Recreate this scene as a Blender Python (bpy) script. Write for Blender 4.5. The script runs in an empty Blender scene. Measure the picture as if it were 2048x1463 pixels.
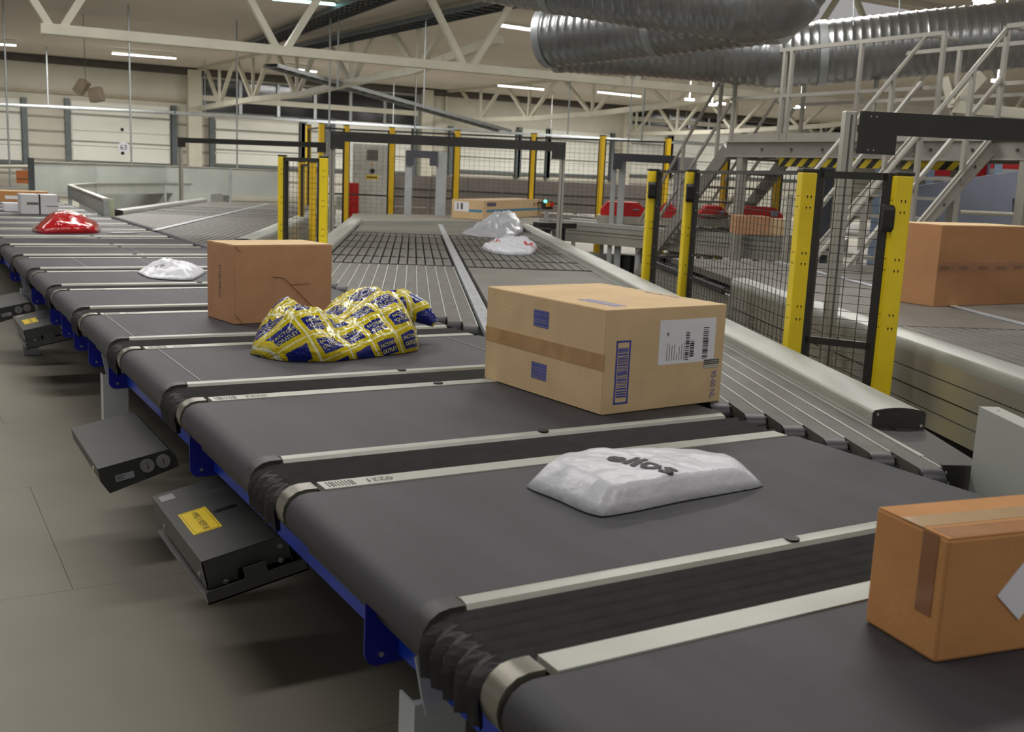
import bpy, bmesh, math, random
from mathutils import Vector, Matrix, noise
from mathutils.bvhtree import BVHTree
S = bpy.context.scene
COL = S.collection
random.seed(7)
# ------------------------------------------------------------ camera
F = 2115.62; PITCH = 0.17923; ROLL = 0.043847; YAW = 0.532901
H = 0.95                                    # height of the sorter's belts
CAM = Vector((-0.79007, -1.55975, 0.73718 + H))
cy, sy, cp, sp, cr, sr = math.cos(YAW), math.sin(YAW), math.cos(PITCH), math.sin(PITCH), math.cos(ROLL), math.sin(ROLL)
FW = Vector((sy*cp, cy*cp, -sp)); RT0 = Vector((cy, -sy, 0)); UP0 = RT0.cross(FW)
RT = RT0*cr + UP0*sr; UPV = -RT0*sr + UP0*cr
cd = bpy.data.cameras.new('camera'); cam = bpy.data.objects.new('camera', cd); COL.objects.link(cam)
cd.sensor_width = 36; cd.lens = 36*F/2048; cd.clip_start = .05; cd.clip_end = 300
cam.matrix_world = Matrix(((RT.x, UPV.x, -FW.x, CAM.x), (RT.y, UPV.y, -FW.y, CAM.y), (RT.z, UPV.z, -FW.z, CAM.z), (0, 0, 0, 1)))
cd.dof.use_dof = True; cd.dof.focus_distance = 3.9; cd.dof.aperture_fstop = 6.5
S.camera = cam
# ------------------------------------------------------------ world, light, exposure
S.view_settings.view_transform = 'Standard'; S.view_settings.look = 'None'
S.view_settings.gamma = 1; S.view_settings.exposure = -0.22; S.view_settings.use_curve_mapping = False
w = bpy.data.worlds.new('world'); S.world = w; w.use_nodes = True
w.node_tree.nodes['Background'].inputs[0].default_value = (1.0, .975, .95, 1); w.node_tree.nodes['Background'].inputs[1].default_value = 0.40
def area(name, loc, sx, sy_, power, col=(1, .975, .94), rot=(0, 0, 0)):
    l = bpy.data.lights.new(name, 'AREA'); l.shape = 'RECTANGLE'; l.size = sx; l.size_y = sy_; l.energy = power; l.color = col
    o = bpy.data.objects.new(name, l); COL.objects.link(o); o.location = loc; o.rotation_euler = rot
    return o
ROOF = 5.9
for (x, y, p) in [(4.6, 2.8, 150), (.4, 5.5, 120), (6.8, 8.0, 170), (3.2, 11, 200), (12, 10, 260), (3.0, -3.0, 110), (13, 3, 220), (-2.6, 1.2, 110), (-2.2, 7.0, 120), (-2.0, 14.5, 170)]:  # the last, far left, is added to brighten the low guard and red bag
    area('overhead_light', (x, y, 5.5), 3.0, .5, p)
for (x, y, p) in [(3.5, 20, 420), (14.6, 20, 460), (25, 20, 500), (4.5, 34, 560), (14.6, 34, 620), (25, 34, 700), (37, 34, 700)]:  # the row by the back wall is added to brighten that wall
    area('overhead_light', (x, y, 4.98), 3.0, .5, p)
# ------------------------------------------------------------ helpers
def ray(px, py): return RT*((px-1024)/F) - UPV*((py-731.5)/F) + FW
def Z(px, py, z=H): d = ray(px, py); return CAM + d*((z-CAM.z)/d.z)
def X(px, py, x): d = ray(px, py); return CAM + d*((x-CAM.x)/d.x)
def Y(px, py, y): d = ray(px, py); return CAM + d*((y-CAM.y)/d.y)
def D(px, py, d): return CAM + ray(px, py)*d
def lin(c):
    return tuple(((v/255)/12.92 if v/255 <= .04045 else ((v/255+.055)/1.055)**2.4) for v in c)+(1,)
MATS = {}
def mat(name, rgb, rough=.5, metal=0, var=.06, scale=6, bump=0, bscale=60, emit=0, spec=.5, stretch=None, coat=0):
    if name in MATS: return MATS[name]
    m = bpy.data.materials.new(name); m.use_nodes = True; nt = m.node_tree; b = nt.nodes['Principled BSDF']
    b.inputs['Roughness'].default_value = rough; b.inputs['Metallic'].default_value = metal
    b.inputs['Specular IOR Level'].default_value = spec
    if coat: b.inputs['Coat Weight'].default_value = coat; b.inputs['Coat Roughness'].default_value = .12
    c = lin(rgb)
    tc = nt.nodes.new('ShaderNodeTexCoord'); mp = nt.nodes.new('ShaderNodeMapping')
    nt.links.new(tc.outputs['Object'], mp.inputs[0])
    if stretch: mp.inputs['Scale'].default_value = stretch
    n = nt.nodes.new('ShaderNodeTexNoise'); n.inputs['Scale'].default_value = scale; n.inputs['Detail'].default_value = 4
    nt.links.new(mp.outputs[0], n.inputs['Vector'])
    r = nt.nodes.new('ShaderNodeValToRGB'); r.color_ramp.elements[0].position = .3; r.color_ramp.elements[1].position = .7
    r.color_ramp.elements[0].color = tuple(v*(1-var*2) for v in c[:3])+(1,); r.color_ramp.elements[1].color = tuple(min(1, v*(1+var*2)) for v in c[:3])+(1,)
    nt.links.new(n.outputs['Fac'], r.inputs[0]); nt.links.new(r.outputs[0], b.inputs['Base Color'])
    if bump:
        n2 = nt.nodes.new('ShaderNodeTexNoise'); n2.inputs['Scale'].default_value = bscale; n2.inputs['Detail'].default_value = 3
        nt.links.new(mp.outputs[0], n2.inputs['Vector'])
        bp = nt.nodes.new('ShaderNodeBump'); bp.inputs['Strength'].default_value = bump; bp.inputs['Distance'].default_value = .01
        nt.links.new(n2.outputs['Fac'], bp.inputs['Height']); nt.links.new(bp.outputs[0], b.inputs['Normal'])
    if emit:
        b.inputs['Emission Color'].default_value = c; b.inputs['Emission Strength'].default_value = emit
    MATS[name] = m; return m
BELT = mat('belt_rubber', (48, 47, 53), .6, 0, .16, 2.2, .15, 300, stretch=(3, .5, 1))
BELTG = mat('strip_belt', (84, 82, 76), .55, 0, .14, 5, .1, 300, stretch=(1, 3, 1))
BELTEND = mat('belt_end', (58, 58, 62), .45, 0, .05)
ALU = mat('aluminium_strip', (168, 171, 162), .42, .25, .05, 4)
ALUR = mat('aluminium_rail', (166, 169, 162), .42, .35, .06, 3, .05, 200, stretch=(.4, 4, 4))
ALUP = mat('aluminium_profile', (186, 184, 174), .32, .6, .05, 2)
ALUD = mat('profile_groove', (96, 96, 92), .6, .3)
BELLOW = mat('bellows_rubber', (40, 39, 38), .7, 0, .15, 20)
BLACK = mat('black_plastic', (22, 22, 22), .5, 0, .05)
BLKM = mat('black_coated_metal', (50, 49, 46), .5, .1, .06)
DGREY = mat('dark_grey_coated_sheet', (74, 75, 72), .5, .15, .06)
BLUE = mat('blue_painted_steel', (8, 62, 196), .42, .1, .06)
BLUED = mat('dark_blue_plate', (10, 22, 140), .45, .1, .06)
STEEL = mat('bright_steel', (200, 200, 200), .25, .9, .03)
LEGW = mat('light_grey_painted_leg', (170, 174, 176), .5, .1, .05)
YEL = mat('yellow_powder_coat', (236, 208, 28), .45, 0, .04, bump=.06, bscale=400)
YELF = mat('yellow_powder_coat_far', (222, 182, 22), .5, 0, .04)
CREAM = mat('cream_painted_steel', (206, 203, 186), .5, 0, .04, 2)
STAIR = mat('grey_painted_steel', (166, 163, 154), .45, .1, .04, 3)
STAIRD = mat('grey_floor_beam', (140, 137, 130), .5, .1, .04, 3)
KRAFT = mat('kraft_cardboard', (208, 181, 141), .75, 0, .035, 8, .08, 90, spec=.2)
KRAFTD = mat('darker_kraft_cardboard', (182, 138, 104), .75, 0, .035, 8, .08, 90, spec=.2)
KRAFTO = mat('orange_kraft_cardboard', (188, 136, 86), .75, 0, .03, 8, .08, 90, spec=.2)
EDGE = mat('cardboard_seam', (112, 80, 50), .8, 0, .05)
TAPE = mat('clear_tape', (178, 142, 98), .2, 0, .08, 12, coat=.4)
TAPEB = mat('brown_tape', (164, 112, 66), .25, 0, .08, 12, coat=.4)
WHITE = mat('white_paper_label', (226, 226, 232), .5, 0, .02)
WCARD = mat('white_cardboard', (196, 196, 196), .6, 0, .03)
INK = mat('black_ink', (30, 30, 36), .6, 0, .02)
INKG = mat('faded_black_ink', (96, 88, 84), .6, 0, .05)
INKB = mat('blue_ink', (58, 72, 158), .6, 0, .05)
INKBL = mat('faded_blue_ink', (132, 122, 146), .6, 0, .05)
INKR = mat('red_ink', (170, 40, 40), .6, 0, .05)
POLY = mat('white_polythene', (198, 200, 207), .35, 0, .04, 5, .6, 20, spec=.5)
POLYG = mat('grey_polythene', (150, 153, 158), .3, 0, .05, 8, .5, 30, spec=.6)
REDP = mat('red_shiny_polythene', (176, 3, 18), .12, 0, .12, 8, .9, 22, spec=.8, coat=.6)
CLEARW = mat('clear_bag_end', (196, 176, 170), .15, 0, .05, 8, .6, 30)
GUARD = mat('light_grey_guard_sheet', (168, 172, 166), .5, .15, .04, 2)
MAUVE = mat('mauve_grey_panel', (138, 130, 124), .6, 0, .04, 2)
BLUEG = mat('blue_grey_panel', (128, 134, 152), .6, 0, .04, 2)
RED = mat('red_painted_panel', (186, 18, 18), .5, 0, .06, 2)
DUCT = mat('galvanised_duct', (150, 152, 152), .3, .85, .08, 3, .1, 20)
GALV = mat('galvanised_steel', (170, 175, 176), .4, .5, .06, 6)
GALVD = mat('dark_galvanised_steel', (92, 98, 102), .5, .4, .06, 6)
WALL = mat('cream_wall_panel', (204, 200, 186), .7, 0, .03, 1)
WALLU = mat('upper_wall_panel', (190, 184, 170), .7, 0, .03, 1)
DOORP = mat('dock_door_panel', (226, 226, 216), .6, 0, .02, 1)
GLASSD = mat('dark_window_glass', (20, 18, 18), .12, 0, .2, 1)
CEIL = mat('ceiling_panel', (214, 205, 194), .8, 0, .03, .5)
FLOORM = mat('grey_floor_sheet', (134, 130, 118), .6, 0, .05, 1.2, .05, 60)
FLOORD = mat('floor_joint', (84, 81, 74), .8, 0)
LAMP = mat('lamp_tube', (255, 252, 244), .5, emit=7)
LAMPC = mat('lamp_tube_cool', (190, 255, 250), .5, emit=4)
CYAN = mat('cyan_indicator', (110, 250, 240), .4, emit=2.5)
YELLAB = mat('yellow_label', (240, 208, 20), .45, 0, .02)

class MB:
    def __init__(s): s.v = []; s.f = []
    def box(s, c, d, M=None):
        i = len(s.v); x, y, z = d[0]/2, d[1]/2, d[2]/2
        for a in (-x, x):
            for b in (-y, y):
                for e in (-z, z):
                    p = Vector((a, b, e))
                    if M is not None: p = M @ p
                    s.v.append(p+Vector(c))
        for q in ((0, 1, 3, 2), (4, 6, 7, 5), (0, 4, 5, 1), (2, 3, 7, 6), (0, 2, 6, 4), (1, 5, 7, 3)): s.f.append(tuple(i+k for k in q))
        return s
    def span(s, a, b):
        return s.box([(a[k]+b[k])/2 for k in range(3)], [abs(b[k]-a[k]) for k in range(3)])
    def bar(s, a, b, w, h=None, up=Vector((0, 0, 1)), inset=0):
        a = Vector(a); b = Vector(b); d = b-a; L = d.length
        if L < 1e-6: return s
        x = d/L
        if abs(x.dot(up)) > .99: up = Vector((0, 1, 0))
        y = up.cross(x).normalized(); z = x.cross(y)
        M = Matrix((x, y, z)).transposed()
        return s.box((a+b)/2, (L-2*inset, w, h or w), M)
    def tube(s, a, b, r, n=10, cap=True, r2=None):
        a = Vector(a); b = Vector(b); x = (b-a).normalized(); up = Vector((0, 0, 1)) if abs(x.z) < .95 else Vector((0, 1, 0))
        y = up.cross(x).normalized(); z = x.cross(y); i = len(s.v); r2 = r if r2 is None else r2
        for k in range(n):
            t = 2*math.pi*k/n; q = y*math.cos(t)+z*math.sin(t)
            s.v += [a+q*r, b+q*r2]
        for k in range(n):
            j = (k+1) % n; s.f.append((i+2*k, i+2*j, i+2*j+1, i+2*k+1))
        if cap:
            s.f.append(tuple(i+2*k for k in reversed(range(n)))); s.f.append(tuple(i+2*k+1 for k in range(n)))
        return s
    def sweep(s, pts, r, n=10):
        pts = [Vector(p) for p in pts]; i = len(s.v); m = len(pts)
        for k, p in enumerate(pts):
            d = (pts[min(k+1, m-1)]-pts[max(k-1, 0)]).normalized(); up = Vector((0, 0, 1)) if abs(d.z) < .95 else Vector((0, 1, 0))
            y = up.cross(d).normalized(); z = d.cross(y); rr = r[k] if isinstance(r, (list, tuple)) else r
            for j in range(n):
                t = 2*math.pi*j/n; s.v.append(p+(y*math.cos(t)+z*math.sin(t))*rr)
        for k in range(m-1):
            for j in range(n):
                j2 = (j+1) % n; s.f.append((i+k*n+j, i+k*n+j2, i+(k+1)*n+j2, i+(k+1)*n+j))
        s.f.append(tuple(i+j for j in reversed(range(n)))); s.f.append(tuple(i+(m-1)*n+j for j in range(n)))
        return s
    def prism(s, poly, fn, t0, t1):
        """poly of 2-D points, fn(p, t) -> 3-D, extruded from t0 to t1"""
        i = len(s.v); n = len(poly)
        for p in poly: s.v.append(Vector(fn(p, t0)))
        for p in poly: s.v.append(Vector(fn(p, t1)))
        for k in range(n):
            j = (k+1) % n; s.f.append((i+k, i+j, i+n+j, i+n+k))
        s.f.append(tuple(i+k for k in reversed(range(n)))); s.f.append(tuple(i+n+k for k in range(n)))
        return s
    def quad(s, *p):
        i = len(s.v); s.v += [Vector(q) for q in p]; s.f.append(tuple(range(i, i+len(p)))); return s
    def build(s, name, m, parent=None, smooth=False, bevel=0, kind=None, label=None):
        me = bpy.data.meshes.new(name); me.from_pydata([tuple(v) for v in s.v], [], s.f)
        bm = bmesh.new(); bm.from_mesh(me); bmesh.ops.recalc_face_normals(bm, faces=bm.faces); bm.to_mesh(me); bm.free()
        me.materials.append(m)
        o = bpy.data.objects.new(name, me); COL.objects.link(o)
        if parent: o.parent = parent
        if smooth:
            for p in me.polygons: p.use_smooth = True
            md = o.modifiers.new('es', 'EDGE_SPLIT'); md.split_angle = math.radians(40)
        if bevel:
            md = o.modifiers.new('bv', 'BEVEL'); md.width = bevel; md.segments = 2; md.limit_method = 'ANGLE'
        if kind: o['kind'] = kind
        if label: o['label'] = label
        return o
def thing(name, loc, label, cat, rz=0, group=None):
    o = bpy.data.objects.new(name, None); COL.objects.link(o); o.location = loc; o.rotation_euler = (0, 0, rz); o.empty_display_size = .1
    o['label'] = label; o['category'] = cat
    if group: o['group'] = group
    return o
def tag(o, label, cat, group=None, kind=None):
    o['label'] = label; o['category'] = cat
    if group: o['group'] = group
    if kind: o['kind'] = kind
    return o
def struct(name, mb, m, **k):
    o = mb.build(name, m, **k); o['kind'] = 'structure'; return o
def link(me, name, parent, loc=(0, 0, 0), rot=None):
    o = bpy.data.objects.new(name, me); COL.objects.link(o); o.parent = parent; o.location = loc
    if rot: o.rotation_euler = rot
    return o
def copy_tree(o, parent=None):
    c = o.copy(); COL.objects.link(c); c.parent = parent
    for ch in [q for q in bpy.data.objects if q.parent == o]: copy_tree(ch, c)
    return c
def text_pts(s, size, ax='CENTER', bold=0):
    cu = bpy.data.curves.new('t', 'FONT'); cu.offset = bold; cu.body = s; cu.size = size; cu.align_x = ax; cu.align_y = 'CENTER'; cu.resolution_u = 2
    to = bpy.data.objects.new('t', cu); COL.objects.link(to)
    dg = bpy.context.evaluated_depsgraph_get(); me = to.evaluated_get(dg).to_mesh()
    v = [q.co.copy() for q in me.vertices]; f = [tuple(p.vertices) for p in me.polygons]
    to.evaluated_get(dg).to_mesh_clear(); bpy.data.objects.remove(to); bpy.data.curves.remove(cu)
    return v, f
def text(s, size, m, parent, fn, name='lettering', thick=True):
    v, f = text_pts(s, size); b = MB(); b.v = [Vector(fn(q.x, q.y)) for q in v]; b.f = f
    return b.build(name, m, parent)
# ------------------------------------------------------------ setting
fl = MB(); fl.span((-14, -6, -.06), (75, 46, -.012)); floor = struct('floor', fl, FLOORD)
pm = {}
def floor_piece(x0, x1, y0, y1):
    MB().span((x0+.0009, y0+.0009, -.012), (x1-.0009, y1-.0009, 0)).build('floor_panel', FLOORM, floor)
rows_y = [2.19+1.31*k for k in range(-3, 8)]
for j in range(len(rows_y)-1):
    off = -.311 if (j % 2 == 1) else -1.62
    e = [-3.85]+[x for x in (off-2.62, off, off+2.62) if -3.8 < x < 2.1]+[2.15]
    for i in range(len(e)-1): floor_piece(e[i], e[i+1], rows_y[j], rows_y[j+1])
YA_, YB_ = rows_y[0], rows_y[-1]
MB().span((-14, YB_+.001, -.012), (75, 46, 0)).build('floor_panel', FLOORM, floor)
MB().span((2.153, -6, -.012), (75, YB_-.001, 0)).build('floor_panel', FLOORM, floor)
MB().span((-14, -6, -.012), (-3.853, YB_-.001, 0)).build('floor_panel', FLOORM, floor)
MB().span((-3.847, -6, -.012), (2.147, YA_-.001, 0)).build('floor_panel', FLOORM, floor)
WY = 40.0
struct('wall_back', MB().span((-14, WY, 0), (75, WY+.3, ROOF+.5)), WALL)
struct('ceiling', MB().span((-14, 16.5, 5.06), (75, WY, 5.25)), CEIL)
struct('ceiling_near', MB().span((-14, -6, ROOF), (75, 16.4, ROOF+.2)), CEIL)
# wall band, ledges
def wp(px, py, dy=0): return Y(px, py, WY-dy)
def wallrect(name, x0, y0, x1, y1, m, parent=None, t=.06, d0=0, kind=True):
    """rectangle on the back wall between two image corners, given real thickness"""
    a = wp(x0, y0); b = wp(x1, y1)
    o = MB().span((a.x, WY-d0-t, b.z), (b.x, WY-d0, a.z)).build(name, m, parent)
    if kind and not parent: o['kind'] = 'structure'
    return o
def wz(px, py): return wp(px, py).z
xL = wp(-40, 200).x; xC = wp(378, 200).x
struct('trim_1', MB().span((xL, WY-.25, wz(190, 122)-.22), (75, WY, wz(190, 122))), mat('dark_wall_band', (84, 80, 74), .7))  # dark band along the wall top, standing in for the darker far ceiling
struct('trim_2', MB().span((xL, WY-.12, wz(190, 193)), (xC, WY, wz(190, 193)+.1)), mat('beige_ledge', (168, 158, 136), .6))
# ribs of the lower wall
for k, z in enumerate([2.95, 2.45, 1.95, 1.45, .95]):
    struct('trim_%d' % (k+3), MB().span((xL, WY-.03, z), (75, WY, z+.07)), mat('grey_rib', (150, 146, 134), .6))
# columns and vertical rails
DR = mat('dark_green_grey_rail', (96, 104, 104), .5, .3)
ci = 0
for px, wpx in [(386, .5), (848, .5), (1248, .45), (1700, .5)]:
    a = wp(px, 250); tag(MB().span((a.x-wpx/2, WY-.35, 0), (a.x+wpx/2, WY-.002, 5.0)).build('steel_column', CREAM, None, bevel=.01),
        'cream steel wall column ' + ['left of the first dark window band', 'between first dark window band and plain wall', 'left of the second dark window band', 'behind the stair platform'][ci], 'column'); ci += 1
def dock_door(n, x0, x1, top, bot):
    a = wp(x0, top); b = wp(x1, bot); zt = a.z; zb = b.z; w = (b.x-a.x)
    d = MB().span((a.x, WY-.06, zb), (b.x, WY-.001, zt)).build('door_%d' % n, DOORP); d['kind'] = 'structure'
    nseg = 4; hgt = (zt-zb)/nseg
    for i in range(nseg):
        MB().span((a.x+.03, WY-.11, zb+i*hgt+.025), (b.x-.03, WY-.06, zb+(i+1)*hgt-.025)).build('door_panel', DOORP, d, bevel=.01)
    for xx in (a.x-.12, b.x+.12):
        MB().span((xx-.09, WY-.2, zb-.2), (xx+.09, WY-.001, zt+.05)).build('guide_rail', DR, d)
    MB().span((a.x-.03, WY-.13, zb-.09), (b.x+.03, WY-.06, zb)).build('bottom_seal', DR, d)
    for q in (.33, .78):
        MB().span((a.x, WY-.115, zb+(zt-zb)*q-.03), (b.x, WY-.06, zb+(zt-zb)*q+.03)).build('hinge_bar', mat('hinge_strip', (140, 140, 130), .5), d)
    return d
dd = dock_door(1, 140, 341, 200, 329)
dock_door(2, -70, 44, 190, 322)
for i, (fx, fy) in enumerate(((243, 259), (244, 306))):
    p = wp(fx, fy); MB().tube((p.x, WY-.13, p.z), (p.x, WY-.1, p.z), .06, 12).build('peephole', BLACK, dd)
p = wp(246, 295); MB().tube((p.x, WY-.13, p.z), (p.x, WY-.105, p.z), .21, 20).build('number_disc', WHITE, dd)
text('63', .26, INK, dd, lambda x, y: (p.x+x, WY-.134, p.z+y), 'door_number')
n = 3
for (x0, x1, t, b) in [(428, 596, 238, 335), (610, 645, 240, 337), (668, 820, 240, 345), (905, 1026, 255, 345), (1042, 1086, 257, 348), (1100, 1214, 260, 352), (1256, 1330, 268, 352), (1345, 1470, 262, 355), (1490, 1600, 265, 360)]:
    dock_door(n, x0, x1, t, b); n += 1
def dark_window(n, x0, x1, t, b, parts, bar):
    a = wp(x0, t); c = wp(x1, b)
    f = MB().span((a.x, WY-.05, c.z), (c.x, WY-.001, a.z)).build('window_%d' % n, GALVD); f['kind'] = 'structure'
    w = (c.x-a.x)/parts; zb = c.z+(a.z-c.z)*bar
    for i in range(parts):
        MB().span((a.x+i*w+.07, WY-.08, zb+.12), (a.x+(i+1)*w-.07, WY-.05, a.z-.06)).build('window_pane', GLASSD, f)
        MB().span((a.x+i*w+.07, WY-.08, c.z+.05), (a.x+(i+1)*w-.07, WY-.05, zb-.12)).build('window_pane', GLASSD, f)
    for i in range(parts+1):
        MB().span((a.x+i*w-.06, WY-.16, c.z), (a.x+i*w+.06, WY-.05, a.z)).build('mullion', GALV, f)
    MB().span((a.x, WY-.2, zb-.1), (c.x, WY-.05, zb+.1)).build('transom', CREAM, f)
dark_window(1, 400, 832, 157, 252, 6, .42)
dark_window(2, 1256, 1450, 205, 262, 5, .25)
a = wp(1460, 210)
dark_window(3, 1472, 1690, 205, 266, 5, .25)
# ------------------------------------------------------------ sorter
W = 1.5
def sorter_meshes():
    r = .05; prof = []
    def loop(r, z0):       # closed x-z outline of a belt loop with round ends
        P = []
        for k in range(9): t = math.pi/2+math.pi*k/8; P.append((0.0+r*math.cos(t), z0-r+r*math.sin(t)))
        for k in range(9): t = -math.pi/2+math.pi*k/8; P.append((W+.02+r*math.cos(t), z0-r+r*math.sin(t)))
        return P
    d = {}
    d['belt'] = (MB().prism(loop(.052, 0), lambda p, t: (p[0], t, p[1]), 0, .677), BELT)
    ns = MB(); ns.prism([(-.048, -.012), (-.04, .002), (-.02, .006), (-.006, .002), (0, -.012)], lambda p, t: (t, p[0], p[1]), .035, W)
    d['near_strip'] = (ns, ALU)
    ns = MB(); ns.prism([(.677, -.012), (.679, .003), (.739, .003), (.741, -.012)], lambda p, t: (t, p[0], p[1]), .045, W)
    d['number_strip'] = (ns, ALU)
    # end caps
    def cap(y0, y1, r):
        b = MB(); P = []
        for k in range(9): t = math.pi/2+math.pi*k/8; P.append((r*math.cos(t), -r+.004+r*math.sin(t)))
        P += [(.03, -2*r+.004), (.03, .004)]
        return b.prism(P, lambda p, t: (p[0], t, p[1]), y0, y1)
    d['near_cap'] = (cap(-.048, -.001, .054), BLKM)
    d['number_cap'] = (cap(.690, .741, .054), mat('satin_cap', (126, 123, 112), .35, .6))
    # bellows: folded rubber between two carts, wrapping down at the left end
    b = MB(); path = []
    for x in (W+.05, W, 0.75, .0): path.append((x, 0))
    for k in range(1, 6): t = math.pi/2*k/5; path.append((-.05*math.sin(t), -.05+.05*math.cos(t)))
    path.append((-.045, -.10))
    ny = 21; y0, y1 = .741, .952; g = []
    for (x, z) in path:
        row = []
        for j in range(ny):
            y = y0+(y1-y0)*j/(ny-1); fold = -.016 + (.010 if j % 4 in (0,) else (-.012 if j % 4 == 2 else 0))
            dz = fold; nx = 0
            if x < 0 or (x <= 0 and z < 0): row.append(Vector((x-fold*.8-.012+random.uniform(-.0015, .0015), y, z-.012+random.uniform(-.002, .002))))
            else: row.append(Vector((x, y, z+dz)))
        g.append(row)
    i0 = len(b.v)
    for row in g: b.v += row
    for a in range(len(g)-1):
        for j in range(ny-1): b.f.append((a*ny+j, a*ny+j+1, (a+1)*ny+j+1, (a+1)*ny+j))
    d['bellows'] = (b, BELLOW)
    b = MB()
    b.span((.02, .02, -.10), (W-.02, .72, -.16)); d['chassis'] = (b, BLKM)
    for nm_, (x, y) in (('slot_a', (.82, -.024)), ('slot_b', (.84, .709))):
        d[nm_] = (MB().tube((x, y, .003), (x, y, .0075), .017, 14), BLACK)
    return d
SM = {}
for k, (b, m) in sorter_meshes().items():
    o = b.build(k, m, None, smooth=(k in ('belt', 'near_cap', 'number_cap', 'near_strip')))
    SM[k] = o
NAMES = dict(belt='belt', near_strip='edge_strip', number_strip='number_strip', near_cap='end_cap', number_cap='end_cap', bellows='bellows', chassis='chassis', slot_a='latch_slot', slot_b='latch_slot')
ordn = ['nearest', 'second', 'third', 'fourth', 'fifth', 'sixth', 'seventh', 'eighth', 'ninth', 'tenth', 'eleventh', 'twelfth', 'thirteenth', 'fourteenth', 'fifteenth', 'sixteenth', 'seventeenth', 'eighteenth', 'nineteenth', 'twentieth']
extra = {0: 'carrying the orange-brown box at the right edge', 1: 'carrying the white mailing bag with black letters', 2: 'under the large brown box with blue prints', 3: 'under the yellow and blue plastic bag', 4: 'under the plain brown box', 5: 'with white diagonal seam at left', 6: 'with a tiny bright speck on its belt', 7: 'beside the small crumpled white bag',
         8: 'behind the crumpled white bag', 10: 'just before the shiny red bag', 11: 'under the shiny red bag', 14: 'under the white strapped box'}
NC = 20
for i in range(NC):
    nn = i-1
    lab = 'black crossbelt sorter cart with aluminium strips, %s from the camera' % ordn[i]
    if i in extra: lab = 'crossbelt sorter cart, %s from the camera, %s' % (ordn[i], extra[i])
    t = thing('sorter_cart', (0, nn, H), lab, 'sorter cart', group='crossbelt carts of the sorter')
    for k, o in SM.items():
        q = o if i == 0 else o.copy()
        if i: COL.objects.link(q)
        q.parent = t; q.name = NAMES[k]
    if 0 < i < 6:
        cn = {0: '0220', 1: '0221', 2: '0222', 3: '0223', 4: '0224', 5: '0225'}[i]
        text(cn, .036, INKG, t, lambda x, y: (.19-x, .709-y, .0045), 'cart_number')
        if i < 5:
            b = MB()
            for q in range(9): b.span((.06+q*.008, .69, .003), (.06+q*.008+random.choice((.002, .004)), .728, .0042))
            b.build('barcode', INKG, t)
# pale seams on some belts
def seam(n, x0, y0, x1, y1, w_=.004):
    MB().bar((x0, n+y0, H+.001), (x1, n+y1, H+.001), w_, .002).build('belt_seam', mat('pale_seam', (128, 128, 130), .5), None)
carts = [o for o in bpy.data.objects if o.name.startswith('sorter_cart')]
def cart(nn): return [o for o in carts if abs(o.location.y-nn) < .01][0]
for nn, x in [(3, .06), (2, .09), (2, 1.35), (4, 1.0), (6, .33), (6, .78), (7, .9), (5, .95), (3, 1.2)]:
    b = MB().bar((x, .01, .0012), (x, .67, .0012), .004 if nn != 4 else .003, .002); o = b.build('belt_seam', mat('pale_seam', (140, 140, 142), .5), cart(nn))
# track frame
tf = thing('track_frame', (.1, 8, .78), 'blue painted steel track frame running along the left of the sorter', 'track')
def rel(o): return -Vector(o.location)
def at_parent(b, t):
    for v in b.v: v -= Vector(t.location)
    return b
b = MB().span((.07, -3.2, .70), (.12, 19.5, .85)); at_parent(b, tf).build('side_beam', BLUE, tf, bevel=.004)
b = MB().span((1.38, -3.2, .70), (1.43, 19.5, .83)); at_parent(b, tf).build('side_beam', BLUE, tf)
b = MB().span((.12, -3.2, .71), (1.38, 19.5, .74)); at_parent(b, tf).build('drip_tray', BLKM, tf)
def bracket(y, w_=.19, h=.16):
    b = MB(); x1 = .13; x0 = x1-w_+.055; zt = .87; zb = .685-.0; P = [(x1, zt), (x0, zt), (x0, zb+.03)]
    for k in range(1, 5): t = math.pi+math.pi/2*k/4; P.append((x0+.03+.03*math.cos(t), zb+.03+.03*math.sin(t)))
    P.append((x1, zb))
    b.prism(P, lambda p, t: (p[0], t, p[1]), y, y+.006); o = at_parent(b, tf).build('bracket_plate', BLUED, tf)
    loc = Vector(tf.location)
    for (x, z, r) in ((x0+.035, zt-.055, .009), (x0+.035, zb+.025, .006)):
        bb = MB().tube((x, y-.006, z), (x, y, z), r, 6); at_parent(bb, tf).build('bolt', STEEL, o)
for k in range(-2, 12): bracket(.31+1.46*k)
for y in (4.25, 3.78, 5.2): bracket(y)
# support legs
for i, y in enumerate((.12, 3.5, 7.0, 10.5, 14, 17.5)):
    lab = ['bottom edge of picture', 'behind the plug-sided grey motor box', 'third from the camera under the sorter', 'fourth from the camera under the sorter', 'fifth from the camera under the sorter', 'sixth from the camera under the sorter'][i]
    t = thing('support_leg', (.06, y, 0), 'light grey folded steel support leg, ' + lab, 'leg', group='legs under the sorter')
    MB().span((-.045, -.02, .01), (.055, .0, .70)).build('leg_web', LEGW, t)
    MB().span((-.05, -.02, .01), (-.045, .05, .70)).build('leg_flange', LEGW, t)
    MB().span((.055, -.02, .01), (.06, .05, .70)).build('leg_flange', LEGW, t)
    MB().prism([(-.075, .80), (-.03, .82), (.03, .70), (-.05, .68), (-.06, .72)], lambda p, q: (p[0]+.02, q, p[1]), -.03, -.022).build('head_bracket', LEGW, t)
    MB().span((-.05, -.03, .0), (.07, .07, .01)).build('foot_plate', LEGW, t)
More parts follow.
